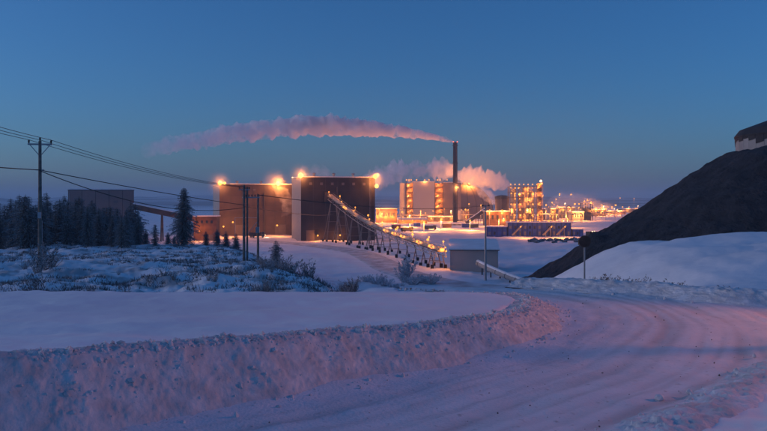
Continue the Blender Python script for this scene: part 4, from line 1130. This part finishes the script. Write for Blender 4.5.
# dry weeds along the far kerb
wdm = [shrub_mesh(.5, .5, 6, 400 + i, DRY, .009, 3) for i in range(3)]
for k, x in enumerate((590, 592, 594, 596, 599, 601, 603, 606, 608, 610, 613, 615, 617, 621, 623, 626, 632, 637, 642, 668, 674, 680, 733, 738)):
    dd = float(farb_y(np.array([px(x, 28)]))[0]) + rng.uniform(1.6, 3.0); X_ = px(x, dd)
    o = link('dry_weed', wdm[k % 3], loc=(X_, dd, gz(X_, dd))); s_ = rng.uniform(.6, 1.05) * (1.2 if x > 700 else 1); o.scale = (s_ * 1.2, s_, s_); o.rotation_euler[2] = rng.uniform(0, 6)
    tag(o, 'dry brown weed beside the round sign, poking from the snow mound' if x < 650 else 'lone dry weed stalks on the snow mound behind the kerb', 'weed', 'dry weeds by the sign' if x < 650 else 'dry weeds on the mound')
# scrub stubble: uncountable
rg = random.Random(500); mb = MB()
pts = [(rg.uniform(-20, 335), 31 + 100 * rg.random() ** 1.2) for _ in range(6500)]
XX = np.array([px(a, b_) for a, b_ in pts]); YY = np.array([b_ for a, b_ in pts]); ZZ = ground_z(XX, YY)
dens_ = fbm(XX / 5, YY / 5, oct=3, seed=501)
for x, y, z, q in zip(XX, YY, ZZ, dens_):
    if q < .05 + rg.uniform(-.4, .4): continue
    for k in range(rg.randint(8, 16)):
        a = rg.uniform(0, 6.28); r = rg.uniform(0, .55); hh = rg.uniform(.05, .24); ww = .012 + y * .00022
        bx, by = x + r * math.cos(a), y + r * math.sin(a); tx, ty = bx + rg.uniform(-.2, .2), by + rg.uniform(-.2, .2)
        mb.quad([(bx - ww, by, z - .08), (bx + ww, by, z - .08), (tx, ty, z + hh)])
o = mb.build('heath_stubble', mat('heath_stubble', (.06, .055, .055), .9, .3, 1, frost=.35))
tag(o, 'dark heath stubble and grass poking through the snow of the scrub field', 'heath', kind='stuff')
# loose snow clods on banks and road edges
rg = random.Random(600); mb = MB()
ic = bmesh.new(); bmesh.ops.create_icosphere(ic, subdivisions=1, radius=1)
iv = [v.co.copy() for v in ic.verts]; iff = [tuple(v.index for v in f.verts) for f in ic.faces]; ic.free()
def clod(x, y, z, r):
    i = len(mb.v); sx_, sy_, sz_ = [r * rg.uniform(.6, 1.3) for _ in range(3)]
    for c_ in iv: mb.v.append((x + c_.x * sx_ * rg.uniform(.75, 1.2), y + c_.y * sy_ * rg.uniform(.75, 1.2), z + c_.z * sz_ * rg.uniform(.75, 1.2)))
    mb.f.extend(tuple(i + q for q in f) for f in iff)
Pn = catmull(NOSE[1:], .02); Tn = np.gradient(Pn, axis=0); Tn /= np.linalg.norm(Tn, axis=1)[:, None]; Nn = np.stack([-Tn[:, 1], Tn[:, 0]], 1)
hN = h_main(Pn)
for k in range(len(Pn)):
    if rg.random() < .30:
        o_ = -abs(rg.gauss(0, .22)) - .02; clod(Pn[k, 0] + Nn[k, 0] * o_, Pn[k, 1] + Nn[k, 1] * o_, .01, abs(rg.gauss(.022, .02)) + .008)
na, nb2 = BKX.shape
for _ in range(2200):
    k = rg.randrange(na - 60); q_ = int(nb2 * rg.uniform(.50, .66))
    if fbm(np.array([k * .012]), np.array([3.0]), oct=2, seed=79)[0] < rg.uniform(-.8, .6): continue
    clod(BKX[k, q_], BKY[k, q_], BKZ[k, q_] + .005, min(.075, .008 + .018 * rg.expovariate(1.0)))
for _ in range(3000):
    k = rg.randrange(na - 60); q_ = int(nb2 * rg.triangular(.08, .72, .55))
    if fbm(np.array([k * .02]), np.array([q_ * .09]), oct=2, seed=77)[0] < rg.uniform(-.9, .4): continue
    clod(BKX[k, q_], BKY[k, q_], BKZ[k, q_], min(.06, .005 + .011 * rg.expovariate(1.0)))
Pb = catmull(NEARB[1:], .03); Pf = catmull(FARB, .04)
for P_, sg in ((Pb, -1), (Pf, 1)):
    T_ = np.gradient(P_, axis=0); T_ /= np.linalg.norm(T_, axis=1)[:, None]; N_ = np.stack([-T_[:, 1], T_[:, 0]], 1) * sg
    for k in range(len(P_)):
        if rg.random() < .2:
            o_ = rg.gauss(.1, .3); clod(P_[k, 0] + N_[k, 0] * o_, P_[k, 1] + N_[k, 1] * o_, .03 + max(0, o_) * .25, abs(rg.gauss(.02, .02)) + .01)
o = mb.build('snow_clods', mat('clod_snow', (.76, .76, .78), .8, .2, 3, col2=(.54, .52, .53)))
tag(o, 'loose crumbled snow clods strewn along the ploughed banks', 'snow clods', kind='stuff')
rg = random.Random(700); mb = MB()
for k in range(420):
    x, y = rg.uniform(-5, 14), rg.uniform(10.5, 28)
    if float(sd_plateau(np.array([x]), np.array([y]))[0]) > -.2 or (x > 2.2 and y < float(nearb_y(np.array([x]))[0]) + .2) or (x > 5.2 and y > float(farb_y(np.array([x]))[0]) - .2): continue
    clod(x, y, .0, abs(rg.gauss(.006, .007)) + .004)
o = mb.build('road_grit', mat('road_grit', (.2, .17, .16), .9, .3, 3))
tag(o, 'dark grit and ore crumbs scattered on the packed snow road', 'grit', kind='stuff')

# ------------------------------------------------------------------ smoke and steam
def steam(name, label, pts, dd, dens, seed, fade=None, lump=.45, col=(1.0, .99, .99), dy=0.0, step=None, tex=False):
    """pts: (px, py, radius in photo px) along the drift"""
    base = at(pts[0][0], pts[0][1], dd)
    P = catmull([(px(a, dd), pz(b_, dd), r * dd / F) for a, b_, r in pts], 2.0 if dd > 500 else 1.2)
    N = len(P); n = 28; V = np.zeros((N, n, 3)); T_ = np.gradient(P[:, :2], axis=0); T_ /= np.linalg.norm(T_, axis=1)[:, None] + 1e-9
    for q in range(n):
        t_ = 2 * math.pi * q / n; cu, cv = math.cos(t_), math.sin(t_)
        V[:, q, 0] = -T_[:, 1] * cv; V[:, q, 1] = cu; V[:, q, 2] = T_[:, 0] * cv
    ctr = np.stack([P[:, 0], np.full(N, dd) + dy * np.linspace(0, 1, N), P[:, 1]], 1)[:, None, :]
    rad_ = P[:, 2][:, None]
    end = np.sqrt(np.clip(np.minimum(np.arange(N), np.arange(N)[::-1]) / 4.0, 0.02, 1))[:, None]
    W0 = ctr + V * rad_[..., None]
    sc_ = rad_.mean() * .75 + .35 * rad_
    nz_ = np.abs(fbm(W0[..., 0] / sc_, W0[..., 1] / sc_, W0[..., 2] / sc_, oct=4, seed=seed)) * 1.5 - .35
    W1 = ctr + V * (rad_ * end * (1 + lump * nz_))[..., None] - np.array(base)
    me = grid_mesh(name, W1, None, wrap=True) if False else None
    mb = MB(); mb.v = [tuple(p) for p in W1.reshape(-1, 3)]
    for k in range(N - 1):
        for q in range(n): mb.f.append((k * n + q, k * n + (q + 1) % n, (k + 1) * n + (q + 1) % n, (k + 1) * n + q))
    mb.f += [tuple(reversed(range(n))), tuple((N - 1) * n + q for q in range(n))]
    m = bpy.data.materials.new(name); m.use_nodes = True; t_ = m.node_tree; t_.nodes.remove(t_.nodes['Principled BSDF'])
    pv = t_.nodes.new('ShaderNodeVolumePrincipled'); pv.inputs['Color'].default_value = (*col, 1); pv.inputs['Anisotropy'].default_value = .1
    pv.inputs['Density'].default_value = dens
    t_.links.new(pv.outputs[0], t_.nodes['Material Output'].inputs['Volume'])
    if tex and not fade: fade = (-9000, -8000, dens, dens)
    if fade:
        tc = t_.nodes.new('ShaderNodeTexCoord'); sx_ = t_.nodes.new('ShaderNodeSeparateXYZ'); t_.links.new(tc.outputs['Object'], sx_.inputs[0])
        mr = t_.nodes.new('ShaderNodeMapRange'); mr.inputs['From Min'].default_value = fade[0]; mr.inputs['From Max'].default_value = fade[1]
        mr.inputs['To Min'].default_value = fade[2]; mr.inputs['To Max'].default_value = fade[3]
        t_.links.new(sx_.outputs['X'], mr.inputs['Value'])
        nzn = t_.nodes.new('ShaderNodeTexNoise'); nzn.inputs['Scale'].default_value = .14 * (600 / dd); nzn.inputs['Detail'].default_value = 4; t_.links.new(tc.outputs['Object'], nzn.inputs['Vector'])
        m2 = t_.nodes.new('ShaderNodeMapRange'); m2.inputs['From Min'].default_value = .36; m2.inputs['From Max'].default_value = .62; m2.inputs['To Max'].default_value = 1.4; t_.links.new(nzn.outputs['Fac'], m2.inputs['Value'])
        mu = t_.nodes.new('ShaderNodeMath'); mu.operation = 'MULTIPLY'; t_.links.new(mr.outputs[0], mu.inputs[0]); t_.links.new(m2.outputs[0], mu.inputs[1])
        t_.links.new(mu.outputs[0], pv.inputs['Density'])
        m.cycles.volume_step_rate = step or .2
    else: m.cycles.homogeneous_volume = True
    o = mb.build(name, m, smooth=True); o.location = base
    return tag(o, label, 'smoke', kind='stuff')
K6 = 610 / F
steam('smoke_plume', 'long pale pink smoke plume drifting from the chimney top', [(454.5, 141.8, 1.6), (440, 138.5, 2.8), (420, 134.5, 4.2), (400, 132, 5.6), (375, 129, 7.2), (345, 127, 8.6), (315, 126, 9.4), (285, 127.5, 9.2), (255, 131, 9), (225, 135, 8.5), (190, 141.5, 8), (140, 151, 7)], 610, .05, 900,
      fade=(-318 * K6, -130 * K6, .0, .6), lump=.4, step=.1)
steam('steam_cloud', 'thin steam glowing above the roof of the black hall', [(297, 179, 3), (305, 172, 6), (318, 171, 6), (330, 176, 4), (340, 179, 2)], 372, .05, 910, tex=True)
steam('steam_cloud', 'pink steam bank rising behind the pale process hall', [(360, 181, 4), (375, 178, 8), (390, 174, 9), (405, 171, 8), (425, 171, 7), (440, 169, 9), (455, 174, 8)], 790, .09, 920, lump=.7, tex=True)
steam('steam_cloud', 'bright orange steam billowing over the domed store roof', [(454, 176, 5), (462, 176, 7), (474, 177, 9), (486, 180, 7), (498, 181, 7), (506, 184, 5), (514, 188, 3)], 765, .10, 930, lump=.6)
steam('steam_cloud', 'small orange steam puff leaning against the domed store', [(474, 186, 2.5), (480, 190, 4.5), (488, 196, 5), (496, 201, 5), (500, 207, 4)], 655, .09, 940, tex=True)
steam('steam_cloud', 'orange dusty steam blowing down the brown hall front', [(272, 184, 3), (277, 189, 5), (284, 196, 6), (288, 204, 6), (286, 211, 4.5), (281, 217, 2.5)], 409.5, .06, 950, lump=.5, tex=True)
steam('steam_cloud', 'low brown steam drifting over the far halls and tanks', [(546, 204, 5), (560, 203, 8), (575, 202, 8), (590, 204, 6), (603, 206, 4), (615, 207, 3)], 900, .02, 960)

def fogball(x, y, r, dd, dens, seed, label):  # fog added round the lamps so that each spreads a halo
    """ball of lamp-halo fog, thick at its heart and thinning out to nothing"""
    R_ = r * dd / F
    bm = bmesh.new(); bmesh.ops.create_icosphere(bm, subdivisions=3, radius=R_)
    for v in bm.verts: v.co *= 1 + .06 * math.sin(v.co.x * 1.3 + seed) * math.sin(v.co.z * 1.7)
    me = bpy.data.meshes.new('halo_fog'); bm.to_mesh(me); bm.free()
    m = bpy.data.materials.new('halo_fog'); m.use_nodes = True; t_ = m.node_tree; t_.nodes.remove(t_.nodes['Principled BSDF'])
    pv = t_.nodes.new('ShaderNodeVolumePrincipled'); pv.inputs['Color'].default_value = (1, .97, .94, 1)
    tc = t_.nodes.new('ShaderNodeTexCoord'); ln = t_.nodes.new('ShaderNodeVectorMath'); ln.operation = 'LENGTH'; t_.links.new(tc.outputs['Object'], ln.inputs[0])
    mr = t_.nodes.new('ShaderNodeMapRange'); mr.inputs['From Min'].default_value = R_ * .95; mr.inputs['From Max'].default_value = 0; mr.inputs['To Min'].default_value = 0; mr.inputs['To Max'].default_value = 1
    t_.links.new(ln.outputs['Value'], mr.inputs['Value'])
    pw = t_.nodes.new('ShaderNodeMath'); pw.operation = 'POWER'; pw.inputs[1].default_value = 2.0; t_.links.new(mr.outputs[0], pw.inputs[0])
    nzn = t_.nodes.new('ShaderNodeTexNoise'); nzn.inputs['Scale'].default_value = 2.2 / R_; nzn.inputs['Detail'].default_value = 3; t_.links.new(tc.outputs['Object'], nzn.inputs['Vector'])
    mu = t_.nodes.new('ShaderNodeMath'); mu.operation = 'MULTIPLY'; t_.links.new(pw.outputs[0], mu.inputs[0]); t_.links.new(nzn.outputs['Fac'], mu.inputs[1])
    m3 = t_.nodes.new('ShaderNodeMath'); m3.operation = 'MULTIPLY'; m3.inputs[1].default_value = dens * 2; t_.links.new(mu.outputs[0], m3.inputs[0])
    t_.links.new(m3.outputs[0], pv.inputs['Density']); t_.links.new(pv.outputs[0], t_.nodes['Material Output'].inputs['Volume'])
    m.cycles.volume_step_rate = .6
    me.materials.append(m); o = link('halo_fog', me, loc=at(x, y, dd))
    return tag(o, label, 'fog', kind='stuff')
fogball(219, 184, 17, 402, .042, 970, 'added halo fog round the floodlight at the brown hall corner')
fogball(274.5, 184, 19, 411, .05, 971, 'added halo fog round the floodlight over the brown hall roof')
fogball(300, 176.5, 17, 354, .042, 972, 'added halo fog at the pale corner of the black hall')
fogball(374, 182, 16, 365, .042, 973, 'added halo fog at the conveyor corner of the black hall')
fogball(385, 212, 17, 600, .02, 974, 'added halo mist round the small dark hall beside the black hall')
fogball(455.8, 187.5, 9, 604, .04, 976, 'small ball of added halo fog round the lamp on the chimney')
fogball(609, 213, 14, 920, .012, 977, 'added halo mist at the foot of the long rusty hall')
fogball(590, 203, 14, 715, .012, 978, 'added halo mist round the dark steel frame')
fogball(565, 207, 16, 790, .010, 979, 'added halo mist over the wide dark grey hall')
fogball(526, 203, 30, 590, .008, 975, 'added halo mist hanging round the bright steel tower')
# ------------------------------------------------------------------ haze
hz = MB().box(-9600, 9600, -9600, 9600, -22, 95).build('haze', None)
m = bpy.data.materials.new('haze'); m.use_nodes = True; t_ = m.node_tree; t_.nodes.remove(t_.nodes['Principled BSDF'])
pv = t_.nodes.new('ShaderNodeVolumePrincipled'); pv.inputs['Color'].default_value = (.62, .82, 1.0, 1); pv.inputs['Density'].default_value = .00023; pv.inputs['Anisotropy'].default_value = 0.0
t_.links.new(pv.outputs[0], t_.nodes['Material Output'].inputs['Volume']); m.cycles.homogeneous_volume = True
hz.data.materials.append(m); tag(hz, 'cold evening haze over the whole plant', 'haze', kind='stuff')
